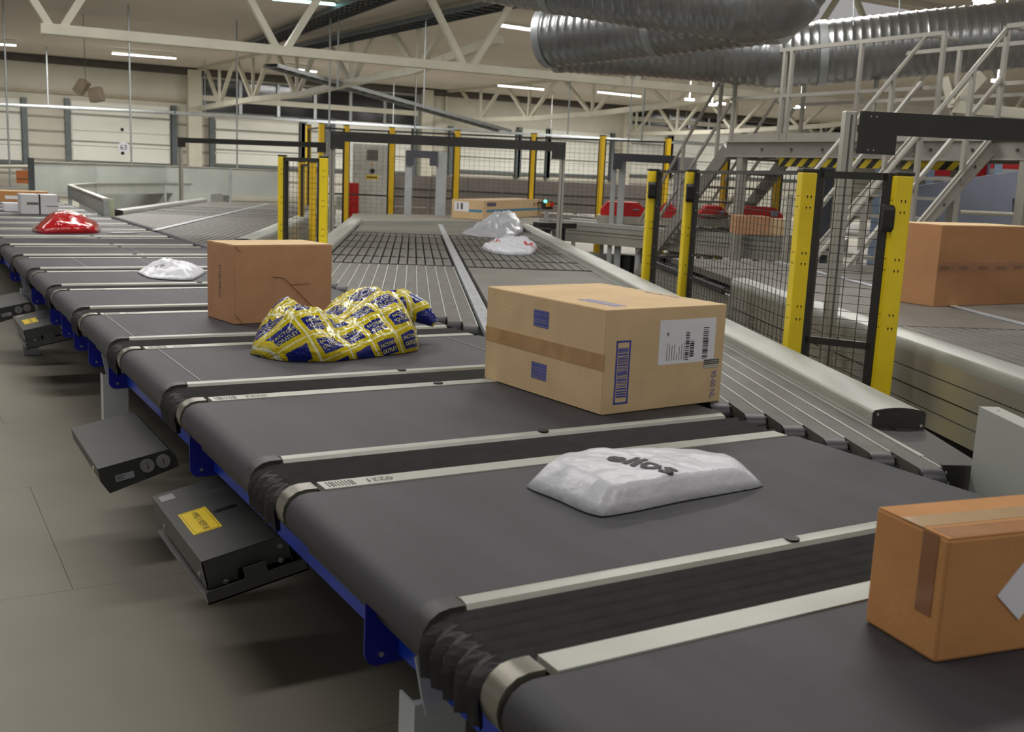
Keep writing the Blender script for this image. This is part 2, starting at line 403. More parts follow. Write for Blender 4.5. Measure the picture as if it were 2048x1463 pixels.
# motor boxes
def motor_box(loc, style, lab):
    t = thing('motor_box', loc, lab, 'motor box', group='grey motor boxes under the sorter edge')
    t.rotation_euler = (0, -math.radians(11.5), 0)
    wx, ly, h = .25, .64, .085
    if style == 'label':
        b = MB(); P = [(0, 0), (wx, 0), (wx, -h), (0, -h)]
        MB().span((0, 0, -.004), (wx, ly, 0)).build('lid', DGREY, t, bevel=.002)
        MB().span((0, 0, -h), (.004, ly, -.004)).build('side_wall', DGREY, t)
        f = MB(); f.span((0, 0, -h), (.09, .004, -.004)); f.span((.09, 0, -.055), (.165, .004, -.004)); f.span((.165, 0, -h+.01), (wx, .004, -.004)); f.build('front_wall', DGREY, t)
        MB().span((wx-.004, 0, -h), (wx, ly, -.004)).build('side_wall', DGREY, t)
        MB().span((.01, .02, -h+.005), (wx-.01, ly-.02, -.02)).build('core', BLACK, t)
        tr = MB(); tr.span((-.012, -.035, -h-.03), (wx+.03, ly-.03, -h-.025)); tr.span((-.012, -.035, -h-.03), (wx+.03, -.031, -h+.008)); tr.span((.10, -.034, -h), (.165, -.030, -h+.04)); tr.span((wx+.026, -.035, -h-.03), (wx+.03, ly-.03, -.02)); tr.build('lower_tray', DGREY, t)
        lb = MB().span((.03, .20, 0), (.115, .40, .0012)).build('yellow_sticker', YELLAB, t)
        fr = MB()
        for (a, c) in (((.036, .207), (.037, .393)), ((.108, .207), (.109, .393)), ((.036, .207), (.109, .2082)), ((.036, .392), (.109, .393))): fr.span((a[0], a[1], .0012), (c[0], c[1], .0017))
        fr.build('sticker_frame', INK, lb)
        text('=MS11.REP18', .031, INK, lb, lambda x, y: (.073+y*.9, .30-x*.95, .0018), 'sticker_lettering')
        MB().span((.015, .555, 0), (.06, .61, .001)).build('white_sticker', mat('grey_white_sticker', (150, 150, 150), .6), t)
        s = MB(); s.span((.135, .32, -.001), (.185, .345, .001)); s.tube((.135, .3325, -.001), (.135, .3325, .001), .0125, 12); s.tube((.185, .3325, -.001), (.185, .3325, .001), .0125, 12); s.build('slot', BLACK, t)
        for (x, y, z, dx, dy) in ((-.004, .06, -.06, 1, 0), (-.004, .50, -.06, 1, 0), (wx-.03, -.004, -.03, 0, 1), (.05, -.02, -h+.012, 0, 1), (.21, -.02, -h+.02, 0, 1)):
            MB().tube((x, y, z), (x+.005*dx, y+.005*dy, z), .008, 8).build('screw', STEEL, t)
    else:
        MB().span((0, 0, -.004), (wx, ly, 0)).build('lid', DGREY, t, bevel=.002)
        MB().prism([(0, -.004), (wx, -.004), (wx+.02, -.03), (wx+.02, -.075), (.02, -.10), (.0, -.05)], lambda p, q: (p[0], q, p[1]), .0, ly).build('housing', mat('darker_grey_sheet', (52, 54, 52), .5, .1), t)
        for x in (.165, .222):
            d = MB().tube((x, -.005, -.038), (x, .0, -.038), .025, 24).build('round_plug', mat('grey_plug', (128, 128, 124), .6), t)
            MB().span((x-.001, -.0062, -.05), (x+.001, -.005, -.026)).build('plug_slot', BLACK, d)
        st = MB().span((.05, -.0012, -.066), (.115, 0, -.042)).build('type_plate', mat('pale_plate', (150, 150, 160), .5), t)
        bb = MB()
        for q in range(3): bb.span((.053, -.002, -.047-q*.006), (.053+random.uniform(.02, .05), -.0012, -.045-q*.006))
        bb.build('plate_print', INKG, st)
        MB().tube((-.004, .11, -.03), (.0, .11, -.03), .012, 12).build('cable_gland', mat('beige_gland', (190, 184, 150), .5), t)
    return t
motor_box((-.105, 1.234, .605), 'label', 'dark grey motor box with yellow label, nearest the camera under the sorter')
motor_box((-.21, 2.26, .605), 'plug', 'dark grey motor box with two round plugs, just behind the yellow-labelled box')
motor_box((-.12, 5.55, .605), 'label', 'far dark grey motor box with yellow label, left of the white bag')
motor_box((-.22, 6.55, .605), 'plug', 'far dark grey motor box with two round plugs, at the left picture edge')
MB().tube((-.02, .45, .0), (-.02, .45, .006), .018, 16).build('t', STEEL)
o = bpy.data.objects['t']; bpy.data.objects.remove(o)
p = Z(728, 1236, .004); o = MB(); 
for k in range(20):
    t0, t1 = 2*math.pi*k/20, 2*math.pi*(k+1)/20
    o.bar((p.x+.018*math.cos(t0), p.y+.018*math.sin(t0), .003), (p.x+.018*math.cos(t1), p.y+.018*math.sin(t1), .003), .004, .004)
tag(o.build('washer', GALV), 'small shiny ring washer lying on the floor beside the track', 'washer')
# ------------------------------------------------------------ merge conveyors (chutes)
CD = Vector((.4205, .9073, 0)); ND = Vector((.9073, -.4205, 0)); O0 = Vector((1.603, 2.689, 0)); RZ = math.atan2(CD.y, CD.x)
def cw(u, v, z=0): return O0 + CD*u + ND*v + Vector((0, 0, z))
def uend(v): return (1.6-O0.x-v*ND.x)/CD.x
def uv(P): r = P-O0; r = Vector((r.x, r.y, 0)); return r.dot(CD), r.dot(ND)
def rail_prof(v0, v1, h=.052):
    P = [(v0, -.002)]
    n = 8
    P.append((v0, h-.008))
    for k in range(n+1):
        q = k/n; P.append((v0+.006+(v1-v0-.012)*q, h+.010*math.sin(math.pi*q)))
    P += [(v1, h-.008), (v1, -.002)]
    return P
def strip_loop(u0, u1, w_, r=.04, n=6):
    """belt loop: rounded at the near end, local x along the chute, local y across"""
    P = [(u1, 0)]
    for k in range(n+1): t = math.pi/2+math.pi*k/n; P.append((u0+r+r*math.cos(t), -r+r*math.sin(t)))
    P.append((u1, -2*r))
    return MB().prism(P, lambda p, t: (p[0], t, p[1]), -w_/2, w_/2)
def merge_conveyor(v0, lab, far_u, detail, near_cut=-9, half=1.08, wideR=(1.107, 3.45), wideL=None, nrow=5, fine=True, lfar=None):
    t = thing('merge_conveyor', tuple(cw(0, v0, H)), lab, 'conveyor', rz=RZ)
    # local: x = u, y = -(v-v0)
    sw = .072; G0, G1 = 3.5, 8.3 if detail else 9
    ub = uend(v0) if v0 < -1 else 0
    rows = [ub+q for q in (3.52, 4.25, 5.22, 6.07, 7.0, 7.6)][:nrow+1]
    wide_shift = ub
    for side in (-1, 1):
        wide = wideR if side > 0 else wideL
        for k in range(14):
            vl = side*(.055+sw/2+k*(sw+.0005)); u0 = max(uend(v0+vl), near_cut)
            if vl > half-.03: continue
            u1 = wide[0]-.02 if wide else rows[0]-.03
            if u1 > u0+.05:
                o = strip_loop(u0, u1, sw-.010).build('belt_strip', BELTG, t, smooth=True); o.location = (0, -vl, 0)
                eo = MB().prism([(u0+.04+.0405*math.cos(a_), -.04+.0405*math.sin(a_)) for a_ in [math.pi/2+math.pi*q/6 for q in range(7)]] , lambda p, q: (p[0], q, p[1]), -sw/2+.004, sw/2-.004)
                e = eo.build('belt_nose', BELTEND, t, smooth=True); e.location = (0, -vl, 0)
                if side < 0 or wide:
                    g = MB().span((u0+.05, -.0035, -.03), (u1, .0035, .0015)).build('divider_strip', ALU if detail else ALUP, t); g.location = (0, -vl-sw/2*1.0, 0)
                if fine:
                    nb = MB()
                    for s_ in (-1, 1):
                        for a_ in (.6, 1.3, 2.0, 2.7):
                            nb.box((u0+.04-.042*math.sin(a_), s_*(sw/2-.002), -.04+.042*math.cos(a_)), (.005, .003, .005))
                    e2 = nb.build('belt_lacing', STEEL, t); e2.location = (0, -vl, 0)
            # short belts in rows
            for r_ in range(len(rows)-1):
                a_, b_ = rows[r_]+.05, rows[r_+1]-.05
                if a_ > far_u: continue
                if wide and b_ <= wide[1]: continue
                a2 = max(a_, uend(v0+vl))
                if b_-a2 < .05: continue
                o = MB().span((a2, -sw/2+.006, -.05), (b_, sw/2-.006, 0)).build('short_belt', BELTG, t); o.location = (0, -vl, 0)
        if wide:
            vs = [side*.06, side*(half-.02)]
            lo, hi = min(vs), max(vs)
            P = [(wide[0], -hi), (wide[0], -lo), (wide[1], -lo), (wide[1], -hi)]
            if uend(v0+lo) > wide[0]: P = [(uend(v0+hi), -hi), (uend(v0+lo), -lo), (wide[1], -lo), (wide[1], -hi)]
            MB().prism(P, lambda p, z: (p[0], p[1], z), -.05, .001).build('wide_belt', mat('brown_grey_belt', (98, 94, 86), .6, 0, .1, 2, .1, 300), t)
            MB().span((wide[0]-.018, -hi, -.05), (wide[0]-.004, -lo, .001)).build('cross_bar', BLKM, t)
    # bright roller studs between rows
    if fine:
        st = MB()
        for r_ in range(1, len(rows)-1):
            for k in range(-13, 14):
                st.box((rows[r_]+(.012 if k % 2 else -.012), -k*.0725, 0.0), (.03, .014, .006))
        st.build('roller_studs', STEEL, t, kind='stuff')
    if rows[-1] < far_u:
        MB().span((rows[-1]+.03, -half+.02, -.05), (far_u, half-.02, .001)).build('wide_belt', mat('brown_grey_belt', (98, 94, 86)), t)
    MB().prism([(uend(v0+half)+.1 if uend(v0+half) > near_cut else near_cut, -half), (max(uend(v0-half), near_cut)+.1, half), (far_u, half), (far_u, -half)], lambda p, z: (p[0], p[1], z), -.12, -.085).build('bed', BLACK, t)
    # centre divider
    uc = max(uend(v0), near_cut)
    MB().span((uc-.05, -.032, -.03), (far_u, .032, .006)).build('centre_strip', mat('pale_steel_strip', (178, 182, 188), .35, .4), t, bevel=.002)
    sc = MB()
    for k in range(10): sc.tube((uc+.15+k*.35, 0, .006), (uc+.15+k*.35, 0, .0075), .006, 6)
    sc.build('screws', STEEL, t, kind='stuff')
    if uc > near_cut: MB().span((uc-.052, -.03, -.09), (uc, .03, -.005)).build('divider_end', BLACK, t)
    # rails
    for side in (-1, 1):
        v1, v2 = (half, half+.17) if side > 0 else (-half-.17, -half)
        un = max(uend(v0+side*half)+(.62 if side > 0 else .1), near_cut)
        if side < 0: un = max(uend(v0-half-.17)+.15, near_cut)
        fu = lfar if (lfar and side < 0) else far_u
        MB().prism(rail_prof(-v2, -v1), lambda p, q: (q, p[0], p[1]), un, fu-.05).build('guard_rail', ALUR, t, smooth=True)
        if side > 0:
            gr = MB()
            for q in range(4): gr.span((un, -v1+.0005, .020+q*.007), (far_u-.05, -v1+.002, .0225+q*.007))
            gr.build('rail_grooves', ALUP, t)
            MB().span((un-.36, -v1+.003, -.01), (far_u-.1, -v1+.018, .003)).build('wear_strip', ALU, t)
        ec = MB().prism(rail_prof(-v2-.002, -v1+.002, .054), lambda p, q: (q, p[0], p[1]), un-.006, un).build('rail_end_cap', BLKM, t)
        for (yy, zz) in ((-v1-.012, .042), (-v2+.012, .008)):
            MB().tube((un-.010, yy, zz), (un-.005, yy, zz), .005, 8).build('cap_screw', STEEL, ec)
        # side profile
        if lfar and side < 0: MB().span((lfar, -v1+.02, -.07), (far_u, -v1+.05, -.02)).build('rubber_bar', BLACK, t)
        for (s0, s1, ins) in ((-.07, -.002, .0), (-.15, -.075, .0), (-.23, -.16, .012), (-.31, -.235, .004)):
            yb = -v2+ins if side > 0 else -v1-ins
            MB().span((un-.0, yb, s0), ((far_u if s1 < -.07 else fu)-.05, yb+(.03 if side > 0 else -.03), s1)).build('side_profile', ALUP, t)
        yb = -v2+.03 if side > 0 else -v1-.03
        MB().span((un, yb, -.31), (fu-.05, yb+(.01 if side > 0 else -.01), -.003)).build('profile_core', ALUD, t)
    # black end cover by the sorter
    vv = half; ue = uend(v0+half); un = ue+.62
    if ue > near_cut:
        P = [(ue+.02, -half-.0), (ue+.62, -half), (ue+.62, -half-.17), (ue+.0, -half-.17)]
        P = [(un-.44, -half+.03), (un+.0, -half+.0), (un+.0, -half-.172), (un-.44, -half-.13)]
        MB().prism(P, lambda p, z: (p[0], p[1], z), -.14, -.001).build('end_cover', BLKM, t, bevel=.003)
        MB().span((un-.05, -half-.06, -.001), (un-.01, -half-.11, .003)).build('cover_tab', BLKM, t)
    # legs
    for u in ([2.5, 7.5] if far_u > 9 else [2.5]):
        for side in (-1, 1):
            MB().tube((u, -side*(half+.05), -.96+.01), (u, -side*(half+.05), -.25), .04, 12).build('leg', LEGW, t)
    return t
merge_conveyor(0, 'wide angled merge conveyor of narrow belt strips behind the large brown box', 10.1, True)
merge_conveyor(-3.05, 'far left angled merge conveyor with a long pale centre strip', 15.2, False, wideR=None, nrow=3, fine=False)
merge_conveyor(3.2, 'right angled conveyor beyond the yellow fence carrying the large cardboard box', 5.3, False, near_cut=-1.6, wideR=(.75, 4.2), wideL=(.75, 4.2), nrow=1, fine=False, lfar=2.75)
# ------------------------------------------------------------ grey sheet panel at right
t = thing('sheet_guard', (1.66, .2, 0), 'light grey folded sheet guard at the right edge behind the nearest box', 'guard')
a0 = Z(1945, 990, .90); a1 = Z(1958, 812, 1.12)
t.location = (a1.x, a1.y, 0)
dv = Z(2048, 855, 1.12)-a1; dv.z = 0; dv.normalize()
e = dv*1.3; nrm = Vector((dv.y, -dv.x, 0))
if nrm.dot(Vector((1, 0, 0))) < 0: nrm = -nrm
b = MB(); b.quad((0, 0, .62), e+Vector((0, 0, .62)), e+Vector((0, 0, 1.12)), (0, 0, 1.12)); 
b2 = MB().prism([(0, .62), (1.3, .62), (1.3, 1.12), (0, 1.12)], lambda p, q: dv*p[0]+nrm*q+Vector((0, 0, p[1])), 0, .004); b2.build('sheet', GUARD, t)
MB().prism([(0, .004), (1.3, .004), (1.3, .055), (0, .055)], lambda p, q: dv*p[0]+nrm*p[1]+Vector((0, 0, q)), 1.116, 1.12).build('top_flange', GUARD, t)
MB().tube(dv*.05+nrm*.03+Vector((0, 0, 1.12)), dv*.05+nrm*.03+Vector((0, 0, 1.1205)), .004, 10).build('hole', BLACK, t)
MB().span((.0, -.02, 0), (.04, .02, .62)).build('leg', LEGW, t)
# ------------------------------------------------------------ scanner gates
def gate(A, B, lab, top=2.08, post=.06, h=.12, drop=.2, reach=.16, out=0.0):
    A = Vector((A.x, A.y, 0)); B = Vector((B.x, B.y, 0)); d = B-A; half = d.length/2; c0 = (A+B)/2
    t = thing('scanner_gate', tuple(c0), lab, 'gate', rz=math.atan2(d.y, d.x)+math.pi/2)
    for s in (-1, 1):
        MB().span((-post/2, s*(half+out)-post/2, .0), (post/2, s*(half+out)+post/2, top)).build('post', ALUP, t, bevel=.006)
        MB().span((-post/2-.002, s*(half+out)-.005, .1), (-post/2, s*(half+out)+.005, top-.02)).build('post_groove', ALUD, t)
    half += .02
    P = [(-half, top), (half, top), (half, top-drop), (half-reach, top-drop), (half-reach, top-h), (-half+reach, top-h), (-half+reach, top-drop), (-half, top-drop)]
    c = MB().prism(P, lambda p, q: (q, p[0], p[1]), -post/2-.03, -post/2-.004).build('crossbar', BLKM, t)
    for s in (-1, 1):
        for (dy, z) in ((.05, top-.025), (.08, top-.025), (.05, top-drop+.02), (.08, top-drop+.02)):
            MB().tube((-post/2-.033, s*(half-dy), z), (-post/2-.03, s*(half-dy), z), .004, 6).build('screw', STEEL, c)
    return t
gate(cw(7.9, -1.34), cw(7.9, 1.38), 'light grey posted scanner gate with black crossbar over the merge conveyor', top=2.085, h=.11, drop=.2)
gate(Z(361, 275, 2.08), Z(652, 285, 2.08), 'far left scanner gate with black crossbar beside the yellow posts', top=2.08, h=.09, drop=.17)
gate(cw(.62, 1.93), cw(.62, 4.65), 'nearest scanner gate, its black crossbar running out at the right', top=2.085, h=.115, drop=.215, reach=.2, post=.062, out=.06)
# ------------------------------------------------------------ safety fence
def wire_mesh(b, P0, P1, z0, z1, dx, dz, r=.0013):
    d = (P1-P0); L = d.length; n = max(1, int(L/dx)); dn = d.normalized()
    for k in range(1, n):
        q = P0+d*(k/n); b.bar(q+Vector((0, 0, z0)), q+Vector((0, 0, z1)), 2*r, 2*r)
    m = max(1, int((z1-z0)/dz))
    for k in range(1, m):
        z = z0+(z1-z0)*k/m; off = Vector((0, 0, z))
        b.bar(P0+off, P1+off, 2*r, 2*r)
def fence_post(t, P, ztop, w_=.066, holes=True, rz=RZ, m=YEL, lab=None):
    o = MB().span((-w_/2, -w_/2, 0), (w_/2, w_/2, ztop)).build('post', m, t, bevel=.008 if holes else 0)
    o.location = P-Vector(t.location); 
    c = MB().span((-w_/2-.002, -w_/2-.002, ztop), (w_/2+.002, w_/2+.002, ztop+.016)).build('post_cap', BLKM, t, bevel=.004 if holes else 0); c.location = o.location
    o.rotation_euler = c.rotation_euler = (0, 0, rz)
    if holes:
        hb = MB()
        for z in (ztop-.11, ztop-.16, ztop-.37, ztop-.42, ztop-.62, ztop-.68):
            for dx in (-.009, .009):
                hb.tube((-w_/2-.0006, dx, z), (-w_/2, dx, z), .004, 8); hb.span((-w_/2-.0006, dx-.0015, z-.010), (-w_/2, dx+.0015, z))
                hb.tube((dx, -w_/2-.0006, z), (dx, -w_/2, z), .004, 8)
                hb.tube((dx, w_/2, z), (dx, w_/2+.0006, z), .004, 8)
        h = hb.build('key_holes', BLACK, t, kind='stuff'); h.location = o.location; h.rotation_euler = (0, 0, rz)
    return o
fz = 1.755
def VP(px, py, z): return Z(px, py, z)
fp = [cw(2.96, 1.38), cw(2.2, 1.47), D(1617, 343, 4.9), D(1805, 347, 4.7)]
for q in fp: q.z = 0
t = thing('safety_fence', tuple(fp[2]), 'near yellow-posted black wire mesh fence beside the aluminium guard rail', 'fence')
base = Vector(t.location)
for q in fp: fence_post(t, q, fz, .078)
FRM = BLKM
def panel(t, A, B, z0, z1, dx, dz, fr=.02, mid=None, inset=.05, off=Vector((0, 0, 0)), flat=0, lat=0):
    base = Vector(t.location); A = A-base+off; B = B-base+off; d = (B-A).normalized(); A = A+d*inset; B = B-d*inset
    f = MB(); fw = flat or fr*1.2
    lw = lat or fr
    f.bar(A+Vector((0, 0, z0)), A+Vector((0, 0, z1)), lw, fw, up=d); f.bar(B+Vector((0, 0, z0)), B+Vector((0, 0, z1)), lw, fw, up=d)
    f.bar(A+Vector((0, 0, z1-fr/2)), B+Vector((0, 0, z1-fr/2)), fr, fr)
    f.bar(A+Vector((0, 0, z0)), B+Vector((0, 0, z0)), fr, fr)
    if mid: f.bar(A+Vector((0, 0, mid)), B+Vector((0, 0, mid)), fr, fr)
    p = f.build('panel_frame', FRM, t)
    w_ = MB(); wire_mesh(w_, A, B, z0, z1-fr, dx, dz); w_.build('wire_mesh', mat('dark_grey_wire', (70, 70, 66), .4, .4), p)
    return p
panel(t, fp[0], fp[1], .80, fz+.008, .066, .037, inset=.052, off=ND*.024, lat=.036)
panel(t, fp[1], fp[2], .80, fz+.008, .066, .037, inset=.052, off=ND*.024, lat=.036)
panel(t, fp[2], fp[3], .45, fz+.008, .066, .037, fr=.032, mid=.98, inset=.058)
M_ = Matrix.Rotation(RZ, 3, 'Z')
for (q, dz_, ox) in ((fp[0], -.14, -ND*.012-CD*.042), (fp[1], -.14, -ND*.012-CD*.042), (fp[3], -.19, -ND*.055-CD*.02)):
    c = q-base+ox
    b = MB(); b.prism([(-.06, -.012), (-.06, .012), (-.04, .024), (.04, .024), (.06, .012), (.06, -.012)], lambda p, u: M_@Vector((-p[1], u, p[0]))+c+Vector((0, 0, fz+dz_)), -.022, .03)
    b.build('latch_bracket', BLACK, t, bevel=.004)
for q in (fp[0], fp[1]):
    b = MB()
    for z in (.95, 1.05, 1.2, 1.5, 1.62):
        pp = q-base-CD*.062+ND*.024; b.tube(pp+Vector((0, 0, z)), pp+Vector((0, 0, z))-CD*.012, .004, 6)
    b.build('frame_screws', STEEL, t, kind='stuff')
# left fence pair between the merge conveyors
l0, l1 = D(565, 315, 9.8), D(648, 312, 9.3); l0.z = l1.z = 0
t = thing('safety_fence', tuple(l0), 'narrow yellow-posted mesh fence end between the two merge conveyors', 'fence')
for q in (l0, l1): fence_post(t, q, 1.755, .075)
panel(t, l0, l1, .55, 1.75, .06, .045, fr=.035, inset=.06)
q1, q2 = D(603, 335, 14), D(626, 335, 13.4); q1.z = q2.z = 0
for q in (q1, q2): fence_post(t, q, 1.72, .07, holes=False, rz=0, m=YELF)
panel(t, q1, q2, .5, 1.7, .07, .06, fr=.03)
# far fence
t = thing('safety_fence', tuple(D(693, 400, 19)*1.0), 'tall far yellow-posted mesh fence in front of the grey cabinet', 'fence')
t.location.z = 0
pts = []
for px, py, d in ((617, 243, 19.6), (643, 245, 18.6), (693, 250, 19), (784, 253, 19), (915, 261, 19), (1068, 269, 19), (1206, 277, 18.6), (1336, 284, 18.4)):
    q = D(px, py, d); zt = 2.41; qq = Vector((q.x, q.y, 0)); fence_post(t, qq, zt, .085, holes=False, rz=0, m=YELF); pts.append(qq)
for i in range(1, len(pts)-1): panel(t, pts[i], pts[i+1], .6, 2.36, .09, .075, fr=.03, mid=1.2)
panel(t, pts[0], pts[1], .6, 2.36, .09, .075, fr=.03)
# fence behind the stairs
t = thing('safety_fence', (0, 0, 0), 'yellow posts of the far fence seen behind the stair platform', 'fence')
q0 = D(1452, 340, 16); t.location = (q0.x, q0.y, 0); pts = []
for px, py, d in ((1452, 322, 16), (1560, 318, 15.5), (1608, 330, 15.4), (1688, 320, 15)):
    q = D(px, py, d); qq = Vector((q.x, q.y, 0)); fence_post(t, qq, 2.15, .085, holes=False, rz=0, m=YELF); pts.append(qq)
for i in range(len(pts)-1): panel(t, pts[i], pts[i+1], .6, 2.1, .12, .1, fr=.03)
# ------------------------------------------------------------ parcels
def parcel(name, B, ang, lx, ly, h, m, lab, tape='end', seamcol=EDGE, cat='box', skew=0):
    t = thing(name, (B[0], B[1], H+.001), lab, cat, rz=ang)
    g = .0012
    MB().span((0, 0, 0), (lx, ly, h-.004)).build('carton', m, t, bevel=.003)
    MB().span((.0005, .0005, h-.004), (lx-.0005, ly/2-g, h)).build('top_flap', m, t, bevel=.001)
    MB().span((.0005, ly/2+g, h-.004), (lx-.0005, ly-.0005, h)).build('top_flap', m, t, bevel=.001)
    return t
def face_x0(t, y0, y1, z0, z1, m, name, th=.0008, parent=None):     # on the face x = 0 (left face)
    return MB().span((-th, y0, z0), (0, y1, z1)).build(name, m, parent or t)
def face_y0(t, x0, x1, z0, z1, m, name, th=.0008, parent=None):     # on the face y = 0 (near face)
    return MB().span((x0, -th, z0), (x1, 0, z1)).build(name, m, parent or t)
# --- box 1: large brown box with blue barcodes
B1 = (1.114, 1.100); ang1 = math.atan2(.046, .524); LX, LY, HH = .528, .665, .335
t = thing('cardboard_box', (B1[0], B1[1], H+.001), 'large light brown cardboard box with blue barcodes and white shipping label', 'box', rz=ang1)
MB().span((0, 0, 0), (LX, LY, HH)).build('carton', KRAFT, t, bevel=.003)
for (z0, z1) in ((.002, HH/2-.0012), (HH/2+.0012, HH-.002)): MB().span((-.003, .003, z0), (0, LY-.003, z1)).build('end_flap', KRAFT, t, bevel=.001)
tp = face_x0(t, 0, LY, HH/2-.026, HH/2+.026, TAPE, 'tape', .0042)
def barcode(parent, fn, a0, a1, c0, c1, m, name='barcode', n=22, vertical=True, seed=1):
    random.seed(seed); b = MB(); x = a0
    while x < a1:
        w_ = random.choice((.0018, .0032, .005)); b.span(*fn(x, c0, min(x+w_, a1), c1)); x += w_+random.choice((.0018, .003, .004))
    return b.build(name, m, parent)
fx = lambda z0, y0, z1, y1: ((-.0038, y0, z0), (-.0032, y1, z1))
def blue_patch(y, z, w_, h_, sd):
    bg = MB().span((-.0035, y-w_/2, z-h_/2), (-.003, y+w_/2, z+h_/2)).build('blue_print', mat('pale_blue_print', (128, 122, 140), .7), t)
    barcode(bg, fx, z-h_/2, z+h_/2, y-w_/2, y+w_/2, INKB, 'print_bars', seed=sd)
blue_patch(.335, .262, .085, .058, 3); blue_patch(.335, .083, .085, .056, 4)
fy = lambda z0, x0, z1, x1: ((x0, -.0012, z0), (x1, -.0006, z1))
fr = MB(); x0, x1, z0, z1 = .045, .105, .03, .235
for (a, c, d, e) in ((x0, x0+.006, z0, z1), (x1-.006, x1, z0, z1), (x0, x1, z0, z0+.006), (x0, x1, z1-.006, z1)): fr.span((a, -.001, d), (c, 0, e))
bf = fr.build('barcode_frame', INKB, t); barcode(bf, fy, z0+.022, z1-.022, x0+.009, x1-.009, INKB, 'barcode_bars', seed=5)
text('7 310865 001234', .0001, INKB, bf, lambda x, y: (.036, -.0008, .13), 'digits') if False else None
lb = face_y0(t, .226, .482, .145, .292, WHITE, 'shipping_label')
fl_ = lambda x0, z0, x1, z1: ((x0, -.0014, z0), (x1, -.0008, z1))
barcode(lb, lambda a, c0, b_, c1: ((c0, -.0014, a), (c1, -.0008, b_)), .155, .262, .425, .45, INK, 'label_barcode', seed=8)
barcode(lb, lambda a, c0, b_, c1: ((c0, -.0014, a), (c1, -.0008, b_)), .155, .25, .345, .362, INK, 'label_barcode', seed=9)
barcode(lb, lambda a, c0, b_, c1: ((c0, -.0014, a), (c1, -.0008, b_)), .165, .22, .366, .385, INK, 'label_barcode', seed=19)
text('4', .022, INK, lb, lambda x, y: (.262+x, -.0015, .245+y), 'label_number')
tb = MB()
for q in range(9): tb.span((.262+q*.011, -.0013, .157), (.264+q*.011, -.0008, .157+random.uniform(.02, .06)))
tb.build('label_text', INKG, lb)
s2 = face_y0(t, .435, .505, .12, .152, mat('grey_label', (176, 172, 160), .5), 'small_label', .0016)
bb = MB()
for q in range(3): bb.span((.437, -.0022, .134+q*.006), (.508, -.0016, .137+q*.006))
bb.build('label_bars', INK, s2)
text('90-00 NL.', .034, INKB, t, lambda x, y: (.487+y, -.0008, .060-x*.72), 'print')
tt = MB(); bar_t = MB().span((.085, .06, HH), (.125, .25, HH+.0006)).build('top_print', mat('pale_blue_top_print', (150, 146, 168), .7), t)
text('90-00 NL.', .05, INKBL, t, lambda x, y: (.49+y*.8, .28-x, HH+.0008), 'top_lettering')
fr = MB()
for (a, c, d, e) in ((.082, .085, .055, .255), (.125, .128, .055, .255)): fr.span((a, d, HH), (c, e, HH+.0008))
fr.build('print_frame', INKB, bar_t)
# --- box 2
t = thing('cardboard_box', (.550, 3.235, H+.001), 'medium plain brown cardboard box with a slanted cut, behind the yellow bag', 'box', rz=math.radians(9.5))
LX, LY, HH = .505, .30, .362
MB().span((0, 0, 0), (LX, LY, HH)).build('carton', KRAFTD, t, bevel=.004)
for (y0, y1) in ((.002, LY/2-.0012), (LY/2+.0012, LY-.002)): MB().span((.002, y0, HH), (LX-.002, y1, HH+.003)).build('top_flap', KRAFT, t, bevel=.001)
text('NORSTEDTS', .028, INK, t, lambda x, y: (-.0006, .16-y, .185+x), 'lettering')
cut = MB(); pl = [(.19, .215), (.245, .210), (.285, .175), (.47, .0)]
for a, c in zip(pl[:-1], pl[1:]): cut.bar((a[0], -.0006, a[1]), (c[0], -.0006, c[1]), .0012, .0035, up=Vector((0, 1, 0)))
cut.bar((.285, -.0006, .176), (.385, -.0006, .178), .0012, .002, up=Vector((0, 1, 0)))
cut.build('cut_line', mat('cut_brown', (92, 58, 36), .8), t)  # plain dark brown lines for the cut and the creases
cr_ = MB(); cr_.bar((.0, -.0006, HH-.0), (.03, -.0006, HH-.03), .001, .002, up=Vector((0, 1, 0))); cr_.bar((.0, -.0006, .05), (.04, -.0006, .0), .001, .002, up=Vector((0, 1, 0)))
cr_.build('crease', mat('cut_brown', (92, 58, 36), .8), t)
# --- box 3: nearest
t = thing('cardboard_box', (.607, -.553, H+.001), 'nearest orange-brown cardboard box, taped, cut by the right picture edge', 'box', rz=math.radians(-2))
LX, LY, HH = .36, .168, .205
dA = Vector((.655-.607, -.38+.553)); angA = math.atan2(dA.y, dA.x)-math.pi/2
t.rotation_euler[2] = angA*.6
MB().span((0, 0, 0), (LX, LY, HH)).build('carton', KRAFTO, t, bevel=.005)
for (y0, y1) in ((.002, LY/2-.001), (LY/2+.001, LY-.002)): MB().span((.002, y0, HH), (LX-.002, y1, HH+.002)).build('top_flap', KRAFTO, t, bevel=.001)
MB().span((-.0012, .02, .07), (0, .055, HH)).build('side_tape', mat('brown_shiny_tape', (140, 98, 68), .25, 0, .05, coat=.4), t)
MB().span((0, LY/2-.024, HH+.002), (LX, LY/2+.024, HH+.0028)).build('tape', mat('pale_tape', (198, 166, 126), .18, 0, .08, coat=.5), t)
MB().span((.01, .004, HH+.002), (LX, .05, HH+.0026)).build('tape', TAPEB, t)
M2 = Matrix.Rotation(math.radians(42), 3, 'Y'); MB().box((.162, -.001, .105), (.07, .0012, .07), M2).build('white_label', WHITE, t)
